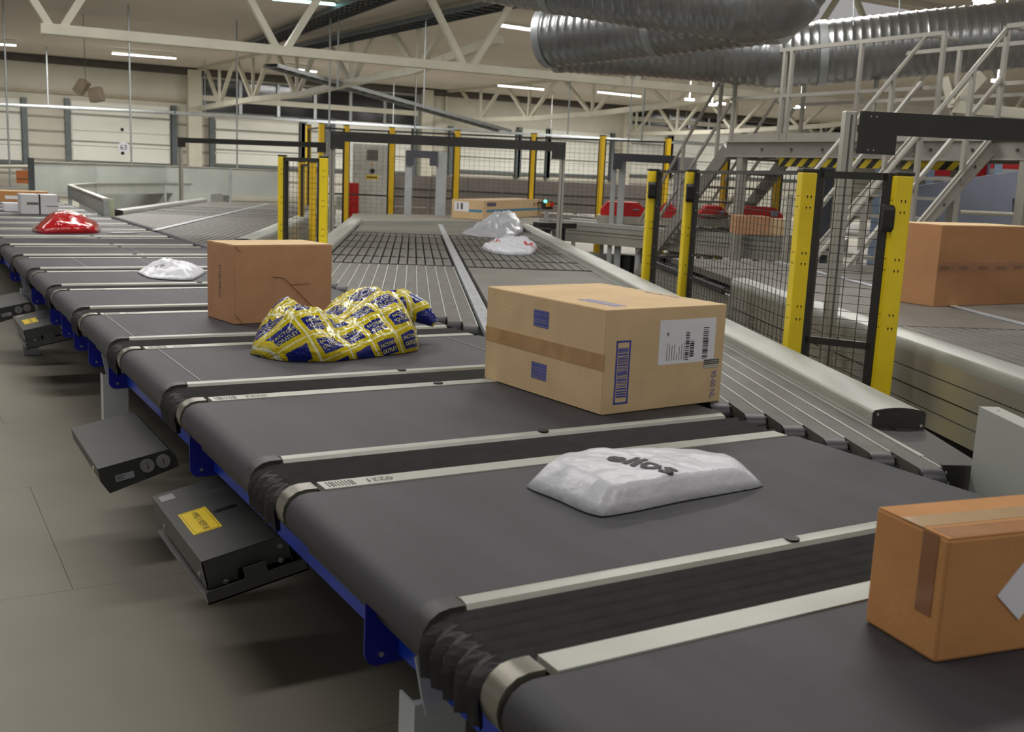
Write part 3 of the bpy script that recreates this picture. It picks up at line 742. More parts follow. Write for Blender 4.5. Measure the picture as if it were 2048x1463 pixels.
# --- big box on the right conveyor
b3 = Z(1866, 614); rt = Z(2048, 607.5)-b3; a3 = math.atan2(rt.y, rt.x)
t = thing('cardboard_box', (b3.x, b3.y, H+.002), 'large brown taped cardboard box on the conveyor beyond the fence', 'box', rz=a3)
LX, LY, HH = 1.0, .42, .53
la = Z(1797, 606)-b3
MB().span((0, 0, 0), (LX, LY, HH)).build('carton', mat('brown_cardboard', (186, 138, 98), .75, 0, .03, 6, .06, 90, spec=.2), t, bevel=.004)
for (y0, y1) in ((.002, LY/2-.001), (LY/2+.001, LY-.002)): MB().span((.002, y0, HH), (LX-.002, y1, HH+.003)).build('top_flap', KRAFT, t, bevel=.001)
MB().span((.0, -.0012, .235), (LX, 0, .29)).build('side_tape', TAPEB, t)
ln = MB()
for q in range(5):
    for k in range(3): ln.span((.02+q*.19, -.0018, .245+k*.008), (.12+q*.19, -.0012, .2475+k*.008))
ln.build('tape_print', mat('dark_tape_print', (96, 72, 44), .6), t)
# --- far box with blue stripe
b4 = Z(966, 440); r4 = Z(1084, 432)-b4; a4 = math.atan2(r4.y, r4.x)
t = thing('cardboard_box', (b4.x, b4.y, H+.002), 'long brown cardboard box with blue stripe on the far feeder conveyor', 'box', rz=a4)
MB().span((0, 0, 0), (r4.length, .55, .30)).build('carton', KRAFT, t, bevel=.006)
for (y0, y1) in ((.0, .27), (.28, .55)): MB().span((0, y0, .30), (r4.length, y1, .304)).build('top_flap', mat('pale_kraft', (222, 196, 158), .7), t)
MB().span((.14, -.002, .115), (r4.length-.06, 0, .155)).build('blue_stripe', mat('teal_ink', (70, 132, 160), .6), t)
MB().span((-.002, .02, .115), (0, .26, .155)).build('blue_stripe', mat('teal_ink', (70, 132, 160), .6), t)
MB().span((.15, -.002, .21), (.55, 0, .27)).build('dark_print', mat('plum_ink', (92, 76, 96), .6), t)
MB().span((-.004, .25, .12), (0, .50, .27)).build('white_label', WHITE, t)
bb = MB(); bb.span((-.005, .35, .15), (-.004, .39, .25)); bb.span((-.005, .43, .15), (-.004, .45, .25)); bb.build('label_print', INKG, t)
ss = MB()
for q in range(3): ss.span((r4.length-.5+q*.16, -.002, .19), (r4.length-.42+q*.16, 0, .25))
ss.build('symbols', mat('brown_ink', (140, 92, 70), .6), t)
# --- white strapped box
b5 = Z(42, 428); r5 = Z(107, 425)-b5; a5 = math.atan2(r5.y, r5.x)
t = thing('white_box', (b5.x, b5.y, H+.002), 'white cardboard box with black strap behind the shiny red bag', 'box', rz=0.0)
ww = .42
MB().span((0, 0, 0), (ww, .36, .235)).build('carton', WCARD, t, bevel=.004)
for (y0, y1) in ((.002, .178), (.182, .358)): MB().span((.002, y0, .235), (ww-.002, y1, .238)).build('top_flap', WHITE, t)
MB().span((ww*.51-.009, -.002, 0), (ww*.51+.009, 0, .24)).build('strap', BLACK, t)
MB().span((ww*.51-.009, -.002, .238), (ww*.51+.009, .36, .2405)).build('strap', BLACK, t)
MB().span((.07, -.002, .115), (.20, 0, .145)).build('dark_print', INKG, t)
MB().span((.29, -.002, .095), (.43, 0, .105)).build('fine_print', INKG, t)
b6 = Z(20, 427)
t = thing('white_box', (b6.x-.02, b6.y+.5, H+.002), 'small low white box left of the strapped white box', 'box')
MB().span((0, 0, 0), (.20, .30, .10)).build('carton', WHITE, t, bevel=.004)
for (y0, y1) in ((.002, .148), (.152, .298)): MB().span((.002, y0, .10), (.198, y1, .103)).build('top_flap', WHITE, t)
b7 = Z(-40, 402)
t = thing('cardboard_box', (b7.x, b7.y, H+.002), 'long flat brown cardboard box at the left edge behind white boxes', 'box')
wb = (Z(58, 401)-b7).length
MB().span((0, 0, 0), (wb, .5, .155)).build('carton', KRAFTO, t, bevel=.004)
for (y0, y1) in ((.002, .248), (.252, .498)): MB().span((.002, y0, .155), (wb-.002, y1, .159)).build('top_flap', KRAFT, t)
MB().span((wb*.36, -.003, .04), (wb*.56, 0, .09)).build('white_label', WHITE, t)
# ------------------------------------------------------------ bags
def bag(name, lab, outline, hf, m, centre=None, nr=14, na=72, seed=0, wrinkle=.006, base=H, bottom=.3, loc=None, rim=.012):
    """soft bag: closed outline on the belt, height function hf(x, y, s)"""
    pts = [Vector((p[0], p[1])) for p in outline]
    cx = centre[0] if centre else sum(p.x for p in pts)/len(pts); cy_ = centre[1] if centre else sum(p.y for p in pts)/len(pts)
    # smooth closed catmull outline
    O = []
    n = len(pts); per = na//n
    for i in range(n):
        p0, p1, p2, p3 = pts[i-1], pts[i], pts[(i+1) % n], pts[(i+2) % n]
        for k in range(per):
            q = k/per; lin_ = p1*(1-q)+p2*q
            cat_ = .5*((2*p1)+(-p0+p2)*q+(2*p0-5*p1+4*p2-p3)*q*q+(-p0+3*p1-3*p2+p3)*q**3)
            O.append(lin_*.45+cat_*.55)
    N_ = len(O); b = MB(); z0 = .004
    t = thing(name, (cx, cy_, base), lab, 'bag')
    for r_ in range(nr+1):
        s = r_/nr
        for k in range(N_):
            x = cx+(O[k].x-cx)*s; y = cy_+(O[k].y-cy_)*s
            h = hf(x, y, s)
            nz = noise.noise(Vector((x*9+seed, y*9, .3)))*wrinkle*2.0 + abs(noise.noise(Vector((x*22+seed, y*17, 1.7))))*wrinkle*-1.6
            h = max(rim*(1-s**6)+.003, h+nz*min(1, (1-s)*5))
            bul = 1+.05*0
            b.v.append(Vector((x-cx, y-cy_, h)))
    for r_ in range(nr):
        for k in range(N_):
            k2 = (k+1) % N_; b.f.append((r_*N_+k, r_*N_+k2, (r_+1)*N_+k2, (r_+1)*N_+k))
    i0 = len(b.v)
    for k in range(N_): b.v.append(Vector(((O[k].x-cx)*.96, (O[k].y-cy_)*.96, .0)))
    for k in range(N_): k2 = (k+1) % N_; b.f.append((nr*N_+k, nr*N_+k2, i0+k2, i0+k))
    b.f.append(tuple(range(i0+N_-1, i0-1, -1)))
    o = b.build('bag_skin', m, t); 
    bm = bmesh.new(); bm.from_mesh(o.data); bmesh.ops.remove_doubles(bm, verts=bm.verts, dist=.0004); bmesh.ops.recalc_face_normals(bm, faces=bm.faces); bm.to_mesh(o.data); bm.free()
    for p in o.data.polygons: p.use_smooth = True
    return t, o
def project(t, skin, verts, faces, fn_origin, direction, m, name, off=.0022, sub=0):
    me = skin.data; bvh = BVHTree.FromPolygons([v.co for v in me.vertices], [tuple(p.vertices) for p in me.polygons])
    b = MB(); ok = True
    if sub:
        bm = bmesh.new(); vs = [bm.verts.new((v.x, v.y, 0)) for v in verts]
        for f in faces:
            try: bm.faces.new([vs[i] for i in f])
            except ValueError: pass
        bmesh.ops.triangulate(bm, faces=bm.faces); 
        bmesh.ops.subdivide_edges(bm, edges=bm.edges, cuts=sub, use_grid_fill=True)
        bm.verts.index_update(); verts = [v.co.copy() for v in bm.verts]; faces = [tuple(v.index for v in f.verts) for f in bm.faces]; bm.free()
    hit = []
    for v in verts:
        o_ = fn_origin(v.x, v.y); h = bvh.ray_cast(o_, direction)
        hit.append(None if h[0] is None else h[0]-direction*off)
    idx = {}
    for i, h in enumerate(hit):
        if h is not None: idx[i] = len(b.v); b.v.append(h)
    for f in faces:
        if all(i in idx for i in f): b.f.append(tuple(idx[i] for i in f))
    if b.f: return b.build(name, m, skin)
def smooth(a, b_, x): q = max(0, min(1, (x-a)/(b_-a))); return q*q*(3-2*q)
def dome(s, p=3.0, e=.5): return max(0, 1-s**p)**e
# white mailing bag
P = [Z(1053, 975, H), Z(1110, 1000), Z(1203, 1035), Z(1370, 1003), Z(1470, 985), Z(1526, 972), Z(1480, 938), Z(1390, 925), Z(1240, 936), Z(1095, 948)]
def hpoly(x, y, s):
    return .064*min(1, (1-s)/.20+.06)*(1-.22*smooth(.7, 1.1, x))+.006*dome(s, 2, 1)
t, sk = bag('mailing_bag', 'white plastic mailing bag with black letters on the second nearest cart', [(p.x, p.y) for p in P], hpoly, POLY, na=80, seed=3, wrinkle=.004)
dn = Vector((0, 0, -1)); v, f = text_pts('ellos', .10, bold=.003)
an = math.radians(-66); loc = Vector(t.location)
tx = Z(1285, 932, H+.06)
def fo(x, y):
    ca, sa = math.cos(an), math.sin(an); return Vector((tx.x-loc.x+x*ca-y*sa, tx.y-loc.y+x*sa+y*ca, .5))
project(t, sk, v, f, fo, dn, INK, 'lettering', sub=3)
# small crumpled white bag
P = [Z(275, 545), Z(300, 557), Z(345, 561), Z(385, 561), Z(412, 545), Z(395, 537), Z(350, 533), Z(300, 533)]
t, sk = bag('mailing_bag', 'small crumpled white plastic bag left of the plain brown box', [(p.x, p.y) for p in P], lambda x, y, s: (.07-.06*abs(x-.78)/.2*(.5 if x > .78 else 1))*dome(s, 3, .6)+.006, POLY, seed=9, wrinkle=.016)
v, f = text_pts('XX', .05); loc = Vector(t.location); project(t, sk, v, f, lambda x, y: Vector((x-.08, y+.02, .4)), dn, INKG, 'faded_print')
# red bag
P = [Z(66, 463), Z(85, 467), Z(140, 467), Z(195, 466), Z(203, 460), Z(190, 455), Z(130, 452), Z(85, 456)]
t, sk = bag('plastic_bag', 'shiny red plastic bag on the sorter before the white box', [(p.x, p.y) for p in P], lambda x, y, s: .185*dome(s, 2.6, .55)*(1-.25*smooth(.74, .97, x))*(.6+.4*smooth(.38, .60, x)), REDP, seed=4, wrinkle=.012)
c = Vector(t.location); MB().prism([(-.33, 0), (-.25, .0), (-.22, .05), (-.27, .07), (-.345, .025)], lambda p, q: (p[0], q-.05, p[1]), -.05, .02).build('clear_tip', CLEARW, t)
pb = Z(215, 467); tag(MB().prism([(0, 0), (.12, -.02), (.30, .02), (.22, .06), (.05, .05)], lambda p, q: (pb.x+p[0], pb.y+p[1], q), H+.003, H+.010).build('letter', POLYG), 'flat grey paper piece lying right of the red bag', 'envelope')
# grey bag (far) and white bag on the merge conveyor
P = [Z(922, 467), Z(955, 474), Z(1010, 476), Z(1045, 470), Z(1047, 462), Z(1030, 455), Z(985, 455), Z(945, 460)]
def hg(x, y, s):
    q = (Vector((x, y))-Vector((5.3, 10.1))).length
    return (.05+.28*smooth(.3, 1.15, (x-5.2)))*smooth(1.0, .55, s)
xs_ = [p.x for p in P]; x_lo, x_hi = min(xs_), max(xs_)
def hg(x, y, s): return (.04+.26*smooth(.0, .95, (x-x_lo)/(x_hi-x_lo)))*dome(s, 3.2, .6)
t, sk = bag('plastic_bag', 'large grey plastic mailing bag at the top of the merge conveyor', [(p.x, p.y) for p in P], hg, POLYG, seed=14, wrinkle=.03, rim=.02)
P = [Z(962, 497), Z(985, 507), Z(1020, 511), Z(1058, 511), Z(1076, 500), Z(1070, 492), Z(1030, 490), Z(985, 490)]
t, sk = bag('plastic_bag', 'crumpled white plastic bag with red print on the merge conveyor', [(p.x, p.y) for p in P], lambda x, y, s: (.10+.025*math.sin(x*11))*dome(s, 3, .6), POLY, seed=21, wrinkle=.022, rim=.02)
v, f = text_pts('HM', .14, bold=.006); dd_ = Vector((.35, .8, -.5)).normalized()
project(t, sk, v, f, lambda x, y: Vector((.14, -.18, .04))-dd_*1.0+Vector((x*.9, -x*.4, y)), dd_, INKR, 'red_print')
project(t, sk, v, f, lambda x, y: Vector((-.22, -.03, .03))-dd_*1.0+Vector((x*.4, -x*.2, y*.6)), dd_, INKR, 'red_print')
# yellow and blue bag
ymat = bpy.data.materials.new('yellow_blue_printed_polythene'); ymat.use_nodes = True; nt = ymat.node_tree; bs = nt.nodes['Principled BSDF']
def N(tp, **k):
    n_ = nt.nodes.new(tp)
    for a, c in k.items(): setattr(n_, a, c)
    return n_
def Mth(op, a, b_=None):
    n_ = N('ShaderNodeMath', operation=op)
    for i, q in enumerate((a, b_)):
        if q is None: continue
        if isinstance(q, (int, float)): n_.inputs[i].default_value = q
        else: nt.links.new(q, n_.inputs[i])
    return n_.outputs[0]
tc = N('ShaderNodeTexCoord'); nz = N('ShaderNodeTexNoise'); nz.inputs['Scale'].default_value = 5; nt.links.new(tc.outputs['Object'], nz.inputs['Vector'])
sx = N('ShaderNodeSeparateXYZ'); nt.links.new(tc.outputs['Object'], sx.inputs[0])
sn = N('ShaderNodeSeparateColor'); nt.links.new(nz.outputs['Color'], sn.inputs[0])
PU = Mth('ADD', sx.outputs[0], Mth('MULTIPLY', Mth('SUBTRACT', sn.outputs[0], .5), .06))
PV = Mth('ADD', Mth('ADD', Mth('MULTIPLY', sx.outputs[2], .85), Mth('MULTIPLY', sx.outputs[1], .55)), Mth('MULTIPLY', Mth('SUBTRACT', sn.outputs[1], .5), .05))
ca, sa = math.cos(.35), math.sin(.35)
U1 = Mth('DIVIDE', Mth('ADD', Mth('MULTIPLY', PU, ca), Mth('MULTIPLY', PV, sa)), .125); V1 = Mth('DIVIDE', Mth('SUBTRACT', Mth('MULTIPLY', PV, ca), Mth('MULTIPLY', PU, sa)), .10)
FU = Mth('ABSOLUTE', Mth('SUBTRACT', Mth('FRACT', U1), .5)); FV = Mth('ABSOLUTE', Mth('SUBTRACT', Mth('FRACT', V1), .5))
isblue = Mth('MULTIPLY', Mth('LESS_THAN', FU, .345), Mth('LESS_THAN', FV, .30)); iswhite = Mth('GREATER_THAN', Mth('MAXIMUM', FU, Mth('SUBTRACT', FV, .01)), .47)
mx = N('ShaderNodeMix', data_type='RGBA'); mx.inputs[6].default_value = lin((206, 188, 10)); mx.inputs[7].default_value = lin((10, 30, 120)); nt.links.new(isblue, mx.inputs[0])
mx2 = N('ShaderNodeMix', data_type='RGBA'); mx2.inputs[7].default_value = lin((236, 234, 200)); nt.links.new(mx.outputs[2], mx2.inputs[6]); nt.links.new(iswhite, mx2.inputs[0])
nt.links.new(mx2.outputs[2], bs.inputs['Base Color']); bs.inputs['Roughness'].default_value = .16; bs.inputs['Coat Weight'].default_value = .5
nb_ = N('ShaderNodeTexNoise'); nb_.inputs['Scale'].default_value = 16; nb_.inputs['Detail'].default_value = 3; nb_.inputs['Distortion'].default_value = 1.2; nt.links.new(tc.outputs['Object'], nb_.inputs['Vector'])
bp = N('ShaderNodeBump'); bp.inputs['Strength'].default_value = .9; bp.inputs['Distance'].default_value = .018; nt.links.new(nb_.outputs['Fac'], bp.inputs['Height']); nt.links.new(bp.outputs[0], bs.inputs['Normal'])
P = [Z(500, 708), Z(560, 722), Z(660, 724), Z(770, 712), Z(835, 702), Z(838, 686), Z(800, 668), Z(740, 662), Z(640, 672), Z(560, 676), Z(515, 686)]
def hy(x, y, s):
    a = .150*math.exp(-((x-.55)/.15)**2) + .165*math.exp(-((x-1.0)/.20)**2) + .05
    return a*dome(s, 3.6, .55)*1.14
t, sk = bag('plastic_bag', 'glossy yellow and blue printed plastic bag before the plain brown box', [(p.x, p.y) for p in P], hy, ymat, seed=31, wrinkle=.022, nr=22, na=110, rim=.03)
loc = Vector(t.location)
# the loose right end of the bag, hanging over
fl1 = MB(); 
fl1.sweep([(.24, .12, .14), (.33, .10, .15), (.41, .07, .12), (.46, .03, .075)], [.07, .075, .055, .02], 16)
o = fl1.build('loose_end', ymat, t, smooth=True)
wp_ = MB().prism([(.0, .0), (.13, .03), (.17, .10), (.10, .11), (.02, .05)], lambda p, q: (p[0]-.02, .02+q, p[1]+.055), 0, .03).build('white_address_pouch', WHITE, t)
pd = Vector((0, .543, -.84)).normalized(); pd = Vector((0, .84, -.543)).normalized()
Vax = Vector((0, .543, .84)).normalized()
rnd = random.Random(3)
cells = []
for i in range(-6, 7):
    for j in range(-6, 7):
        uu = (i+.5)*.125; vv = (j+.5)*.10; pu = uu*ca-vv*sa; pv = uu*sa+vv*ca
        if -.38 < pu < .45 and -.12 < pv < .3: cells.append((pu, pv))
v1, f1 = text_pts('FACTORY', .0175); v2, f2 = text_pts('OUTLET', .020)
for (pu, pv) in cells:
    vs = [Vector((q.x, q.y+.012, 0)) for q in v1]+[Vector((q.x, q.y-.012, 0)) for q in v2]; fs = list(f1)+[tuple(k+len(v1) for k in ff) for ff in f2]
    nx_ = noise.noise(Vector((pu*4, pv*4, 9)))*.0
    def fo(x, y, pu=pu, pv=pv):
        X_, Y_ = x*ca-y*sa, x*sa+y*ca
        return Vector((pu+X_, 0, 0))+Vax*((pv+Y_)/1.01)-pd*1.2
    project(t, sk, vs, fs, fo, pd, mat('cream_ink', (226, 216, 120), .4), 'lettering')
# ------------------------------------------------------------ feeder conveyors
def profile_run(name, A, Bp, lab, belt_w=.7, ztop=1.0, legs=(), side=1, h=.33, belt=True):
    """aluminium sided feeder: near side face runs A -> Bp (points on the top near edge)"""
    A = Vector(A); Bp = Vector(Bp); A.z = Bp.z = 0; d = (Bp-A).normalized(); L = (Bp-A).length; nn = Vector((-d.y, d.x, 0))*side
    t = thing(name, tuple(A), lab, 'conveyor', rz=math.atan2(d.y, d.x))
    s = side
    MB().prism([(0, -.07), (0, -.012), (.02, 0), (.10, 0), (.10, -.07)], lambda p, q: (q, s*p[0], ztop+p[1]), 0, L).build('top_rail', ALUR, t, smooth=True)
    for (z0, z1, ins) in ((-.145, -.078, .0), (-.20, -.155, .014), (-h, -.208, .0)):
        MB().span((0, s*ins, ztop+z0), (L, s*(ins+.03), ztop+z1)).build('side_profile', ALUP, t)
    MB().span((0, s*.03, ztop-h), (L, s*.05, ztop-.01)).build('profile_core', ALUD, t)
    if belt:
        MB().span((0, s*.10, ztop-.12), (L, s*(.10+belt_w), ztop-.045)).build('belt', mat('worn_grey_belt', (138, 134, 124), .6, 0, .06, 2), t)
        MB().prism([(0, -.2), (0, -.012), (.02, 0), (.10, 0), (.10, -.2)], lambda p, q: (q, s*(p[0]+.1+belt_w), ztop+p[1]), 0, L).build('top_rail', ALUR, t, smooth=True)
    for u in legs:
        MB().tube((u, s*.15, 0), (u, s*.15, ztop-h+.02), .055, 12).build('leg', LEGW, t)
        MB().tube((u, s*(belt_w), 0), (u, s*(belt_w), ztop-h+.02), .055, 12).build('leg', LEGW, t)
    return t
A = Z(1078, 436, 1.0); B = Z(1640, 480, 1.0)
profile_run('feeder_conveyor', A, B, 'silver sided feeder conveyor right of the merge conveyor, passing behind the near fence', legs=(1.9, 3.6), side=1)
A = Z(672, 391, 1.0); B = Z(948, 414, 1.0)
profile_run('feeder_conveyor', A, B, 'silver sided feeder conveyor left behind the long brown box', side=1, legs=(2,), belt_w=.5)
A = Z(1112, 424, 1.02); B = Z(1300, 442, 1.02)
profile_run('feeder_conveyor', A, B, 'far silver conveyor rail behind the right feeder conveyor', side=1, legs=(), belt_w=.4)
# transfer belt feeding the merge conveyor
t0 = thing('transfer_belt', tuple(Z(820, 436)), 'flat pale transfer belt across the far end of the merge conveyor', 'conveyor')
q = [Z(697, 440.5), Z(952, 443), Z(1100, 449), Z(1095, 436), Z(948, 430), Z(706, 427)]
MB().prism([(v.x-t0.location.x, v.y-t0.location.y) for v in q], lambda p, z: (p[0], p[1], z), -.11, -.0).build('belt', mat('worn_grey_belt', (138, 134, 124)), t0)
a, b = q[0]-t0.location, q[2]-t0.location
MB().bar(Vector((a.x, a.y, -.03)), Vector((b.x, b.y, -.03)), .05, .06).build('nose_bar', ALUR, t0)
MB().bar(Vector((a.x, a.y, -.09))-Vector((.02, .04, 0)), Vector((b.x, b.y, -.09))-Vector((.02, .04, 0)), .03, .06).build('painted_gap_shade', BLACK, t0)  # black bar puts the shade of the gap before the belt in as colour
for v in (q[0], q[2], q[3], q[5]): MB().tube((v.x-t0.location.x, v.y-t0.location.y, -.94), (v.x-t0.location.x, v.y-t0.location.y, -.1), .04, 8).build('leg', LEGW, t0)
p = Z(1085, 446, 1.0); tag(MB().span((p.x-.1, p.y-.08, .93), (p.x+.55, p.y+.1, 1.01)).span((p.x+.35, p.y-.02, 0), (p.x+.39, p.y+.02, .93)).build('sensor_box', BLACK, None), 'black sensor box at the top end of the aluminium guard rail', 'sensor')
# emergency stop box
p = D(1097, 407, 16.9); t = thing('stop_button_box', tuple(p), 'small yellow and black control box with a glowing cyan button', 'control box')
MB().span((-.09, 0, -.09), (.09, .08, .04)).build('case', BLACK, t, bevel=.008)
MB().span((-.05, -.006, -.05), (.085, .0, .02)).build('face_plate', mat('amber_plate', (190, 130, 30), .5), t)
MB().tube((-.07, -.03, .035), (-.07, 0, .035), .024, 12).build('cyan_button', CYAN, t)
MB().tube((.055, -.04, -.01), (.055, 0, -.01), .03, 12).build('red_button', RED, t)
MB().span((-.03, .02, -1.2), (.03, .07, -.09)).build('stand', GALV, t)
# cabinet
c0 = D(706, 287, 20.3); c1 = D(784, 392, 20.3); t = thing('electrical_cabinet', (c0.x, c0.y, 0), 'light grey electrical cabinet with yellow sign behind the far fence', 'cabinet', rz=-YAW*.3)
wc = .76; hc = c0.z
MB().span((0, 0, .1), (wc, .5, hc)).build('case', mat('cabinet_grey', (196, 198, 192), .5), t, bevel=.01)
d = MB().span((.03, -.02, .14), (wc-.03, 0, hc-.04)).build('door', mat('cabinet_grey', (196, 198, 192)), t, bevel=.006)
MB().span((0, .02, 0), (wc, .48, .1)).build('plinth', DGREY, t)
for z in (hc-.30, .55): 
    v_ = MB().span((.27, -.032, z), (.49, -.02, z+.2)).build('vent_grille', mat('vent_grey', (120, 116, 112), .6), d)
    sl = MB()
    for k in range(6): sl.span((.28, -.036, z+.02+k*.03), (.48, -.032, z+.03+k*.03))
    sl.build('vent_slats', DGREY, v_)
sg = MB().span((.26, -.024, hc-.66), (.50, -.02, hc-.58)).build('yellow_sign', YELLAB, d)
sx_ = MB()
for k in range(4): sx_.span((.28+k*.05, -.026, hc-.635), (.32+k*.05, -.024, hc-.605))
sx_.build('sign_print', INK, sg)
MB().tube((.38, -.05, hc-.50), (.38, -.02, hc-.50), .045, 12).build('rotary_switch', BLACK, d); MB().tube((.38, -.03, hc-.38), (.38, -.02, hc-.38), .02, 8).build('indicator', mat('amber_lamp', (220, 140, 40), .4), d)
for z in (.9, 1.5): MB().span((.05, -.03, z), (.08, -.02, z+.08)).build('hinge', STEEL, d)
q = D(707, 390, 19.6); tag(MB().tube((q.x, q.y, 0), (q.x, q.y, 1.4), .10, 12).build('fire_extinguisher', RED, None, smooth=True), 'small red cylinder at the foot of the grey cabinet', 'cylinder')
# mauve guard wall beyond the fence
a = D(786, 350, 21.5); b = D(1300, 366, 21.5); t = thing('guard_wall', (a.x, a.y, 0), 'mauve grey low panel wall behind the far fence', 'guard')
dw = (b-a); dw.z = 0; npn = 7
for k in range(npn):
    P0 = dw*(k/npn)+dw.normalized()*.02; P1 = dw*((k+1)/npn)-dw.normalized()*.02
    MB().bar(P0+Vector((0, 0, 1.26)), P1+Vector((0, 0, 1.26)), .05, .62).build('upper_panel', MAUVE, t)
    MB().bar(P0+Vector((0, 0, .66)), P1+Vector((0, 0, .66)), .05, .54).build('lower_panel', MAUVE, t)
MB().bar(Vector((0, 0, 1.30)), dw+Vector((0, 0, 1.30)), .07, .03).build('rail', DGREY, t)
for k in range(npn+1): MB().span((dw.x*k/npn-.03, dw.y*k/npn-.03, 0), (dw.x*k/npn+.03, dw.y*k/npn+.03, 1.57)).build('post', STAIRD, t)
# small scanner gates far
def small_gate(x0, x1, ytop, d, hb, lab, legs):
    a = D(x0, ytop, d); b = D(x1, ytop+(x1-x0)*.044, d); t = thing('scanner_gate', (a.x, a.y, 0), lab, 'gate')
    dd_ = b-a; dd_.z = 0; ln = dd_.length; t.rotation_euler[2] = math.atan2(dd_.y, dd_.x); z = a.z
    MB().prism([(0, z), (ln, z), (ln, z-hb*2.0), (ln-.13, z-hb*2.0), (ln-.13, z-hb), (.13, z-hb), (.13, z-hb*2), (0, z-hb*2)], lambda p, q: (p[0], q, p[1]), -.06, -.01).build('crossbar', mat('slate_bar', (74, 74, 82), .5), t)
    for u, w_ in legs: MB().span((u*ln-w_/2, 0, 0), (u*ln+w_/2, w_, z-.01)).build('post', LEGW, t, bevel=.01)
    return t
small_gate(813, 876, 300, 17.6, .12, 'small far scanner gate between the cabinet and the long brown box', ((.08, .12), (1.12, .17)))
small_gate(1227, 1356, 306, 16.2, .12, 'far scanner gate with slate crossbar left of the grey stairs', ((.03, .07), (.16, .10), (1.15, .3)))
# red tote machines
def red_machine(x0, y0, x1, y1, d, lab, tub=True):
    a = D(x0, y0, d); b = D(x1, y1, d); t = thing('red_chute', (a.x, a.y, 0), lab, 'machine'); dd_ = b-a; dd_.z = 0; ln = dd_.length
    t.rotation_euler[2] = math.atan2(dd_.y, dd_.x); h = a.z-b.z
    MB().prism([(0, b.z), (ln, b.z), (ln, a.z-.1), (ln-.12, a.z), (.1, a.z), (0, a.z-.12)], lambda p, q: (p[0], q, p[1]), 0, .5).build('red_body', RED, t, bevel=.01)
    MB().span((ln*.72, -.03, b.z+.12), (ln*.86, 0, a.z-.12)).build('grey_inset', BLUEG, t, bevel=.01)
    MB().span((-.05, -.05, b.z-.12), (ln+.05, .5, b.z)).build('base_rail', ALUP, t)
    for u in (.05, ln-.05): MB().span((u-.03, .1, 0), (u+.03, .2, b.z-.1)).build('leg', LEGW, t)
    return t
red_machine(1203, 402, 1290, 434, 16.6, 'red chute machine left of the near fence, under the far scanner gate')
red_machine(1318, 403, 1350, 436, 16.2, 'narrow red chute machine seen through the fence mesh')
red_machine(1400, 410, 1456, 438, 15.5, 'middle red chute machine seen through the fence mesh')
red_machine(1478, 412, 1566, 440, 14.5, 'right red chute machine behind the brown carton seen through mesh')
p = D(1473, 468, 11.5); t = thing('cardboard_box', (p.x, p.y, p.z), 'brown carton on the feeder conveyor seen through the fence mesh', 'box', rz=-YAW)
MB().span((0, 0, 0), (.36, .4, .20)).build('carton', KRAFTD, t, bevel=.004); MB().span((.36, .05, 0), (.54, .35, .18)).build('side_flap', KRAFT, t)
p = D(1473, 470, 11.45); MB()
# ------------------------------------------------------------ far left guards
def sheet_run(name, pts, z0, z1, lab, m=GUARD, t_=.03, post=True):
    P = [Vector((p.x, p.y, 0)) for p in pts]; t = thing(name, tuple(P[0]), lab, 'guard'); o = P[0]
    for i in range(len(P)-1):
        d = (P[i+1]-P[i]).normalized()*.015
        MB().bar(P[i]-o+d+Vector((0, 0, (z0+z1)/2)), P[i+1]-o-d+Vector((0, 0, (z0+z1)/2)), t_, z1-z0).build('sheet', m, t)
        MB().bar(P[i]-o+Vector((0, 0, z1+.012)), P[i+1]-o+Vector((0, 0, z1+.012)), t_+.05, .024).build('top_edge', ALUP, t)
    for p_ in P: MB().span((p_.x-o.x-.03, p_.y-o.y-.03, 0), (p_.x-o.x+.03, p_.y-o.y+.03, z1)).build('post', GALV, t)
    return t
def on(px, py, d): return D(px, py, d)
sheet_run('guard_panel', [on(62, 330, 19.5), on(190, 333, 22), on(330, 340, 24), on(460, 345, 25), on(570, 350, 25.5)], .9, 1.52, 'tall light grey guard panels at the far left below the dock door')
p = on(62, 330, 19.3); tag(MB().span((p.x-.05, p.y-.05, 0), (p.x+.05, p.y+.05, 1.60)).build('steel_post', GALVD), 'dark galvanised post at the left end of the guard panels', 'post')
sheet_run('guard_panel', [Z(212, 430), Z(140, 393), Z(190, 387), Z(330, 384), Z(560, 386)], .93, 1.14, 'low light grey guard bending around the far left sorter corner')
p = Z(209, 428); tag(MB().span((p.x, p.y-.04, .6), (p.x+.12, p.y+.05, 1.15)).build('corner_plate', mat('greenish_plate', (172, 178, 152), .5)), 'pale greenish plate at the near corner of the low guard', 'plate')
b8 = D(218, 378, 24.5); t = thing('cardboard_box', tuple(b8), 'small tan box with white label before the far guard panels', 'box', rz=-YAW)
MB().span((0, 0, 0), (.26, .3, .23)).build('carton', KRAFTO, t); MB().span((.27, 0, 0), (.48, .3, .24)).build('second_flap', KRAFTD, t); MB().span((.30, -.01, 0), (.40, 0, .2)).build('white_label', WHITE, t)
MB().span((-.5, -.5, -1.1), (2.5, 1, -.001)).build('shelf_unit', GUARD, t)
t.children[-1].name = 'support_table'
b9 = D(33, 366, 22); t = thing('cardboard_box', tuple(b9), 'brown box under the cream handrail at the far left', 'box', rz=-YAW)
MB().span((0, 0, 0), (.34, .3, .26)).build('carton', mat('far_orange_card', (176, 104, 56), .7), t); MB().span((.0, -.01, .10), (.34, 0, .13)).build('tape', TAPEB, t)
a = on(-40, 333, 20.5); b = on(66, 333, 20.5)
o = MB().tube(a, b, .035, 8).build('hand_rail', CREAM); tag(o, 'cream handrail tube at the far left edge', 'handrail')
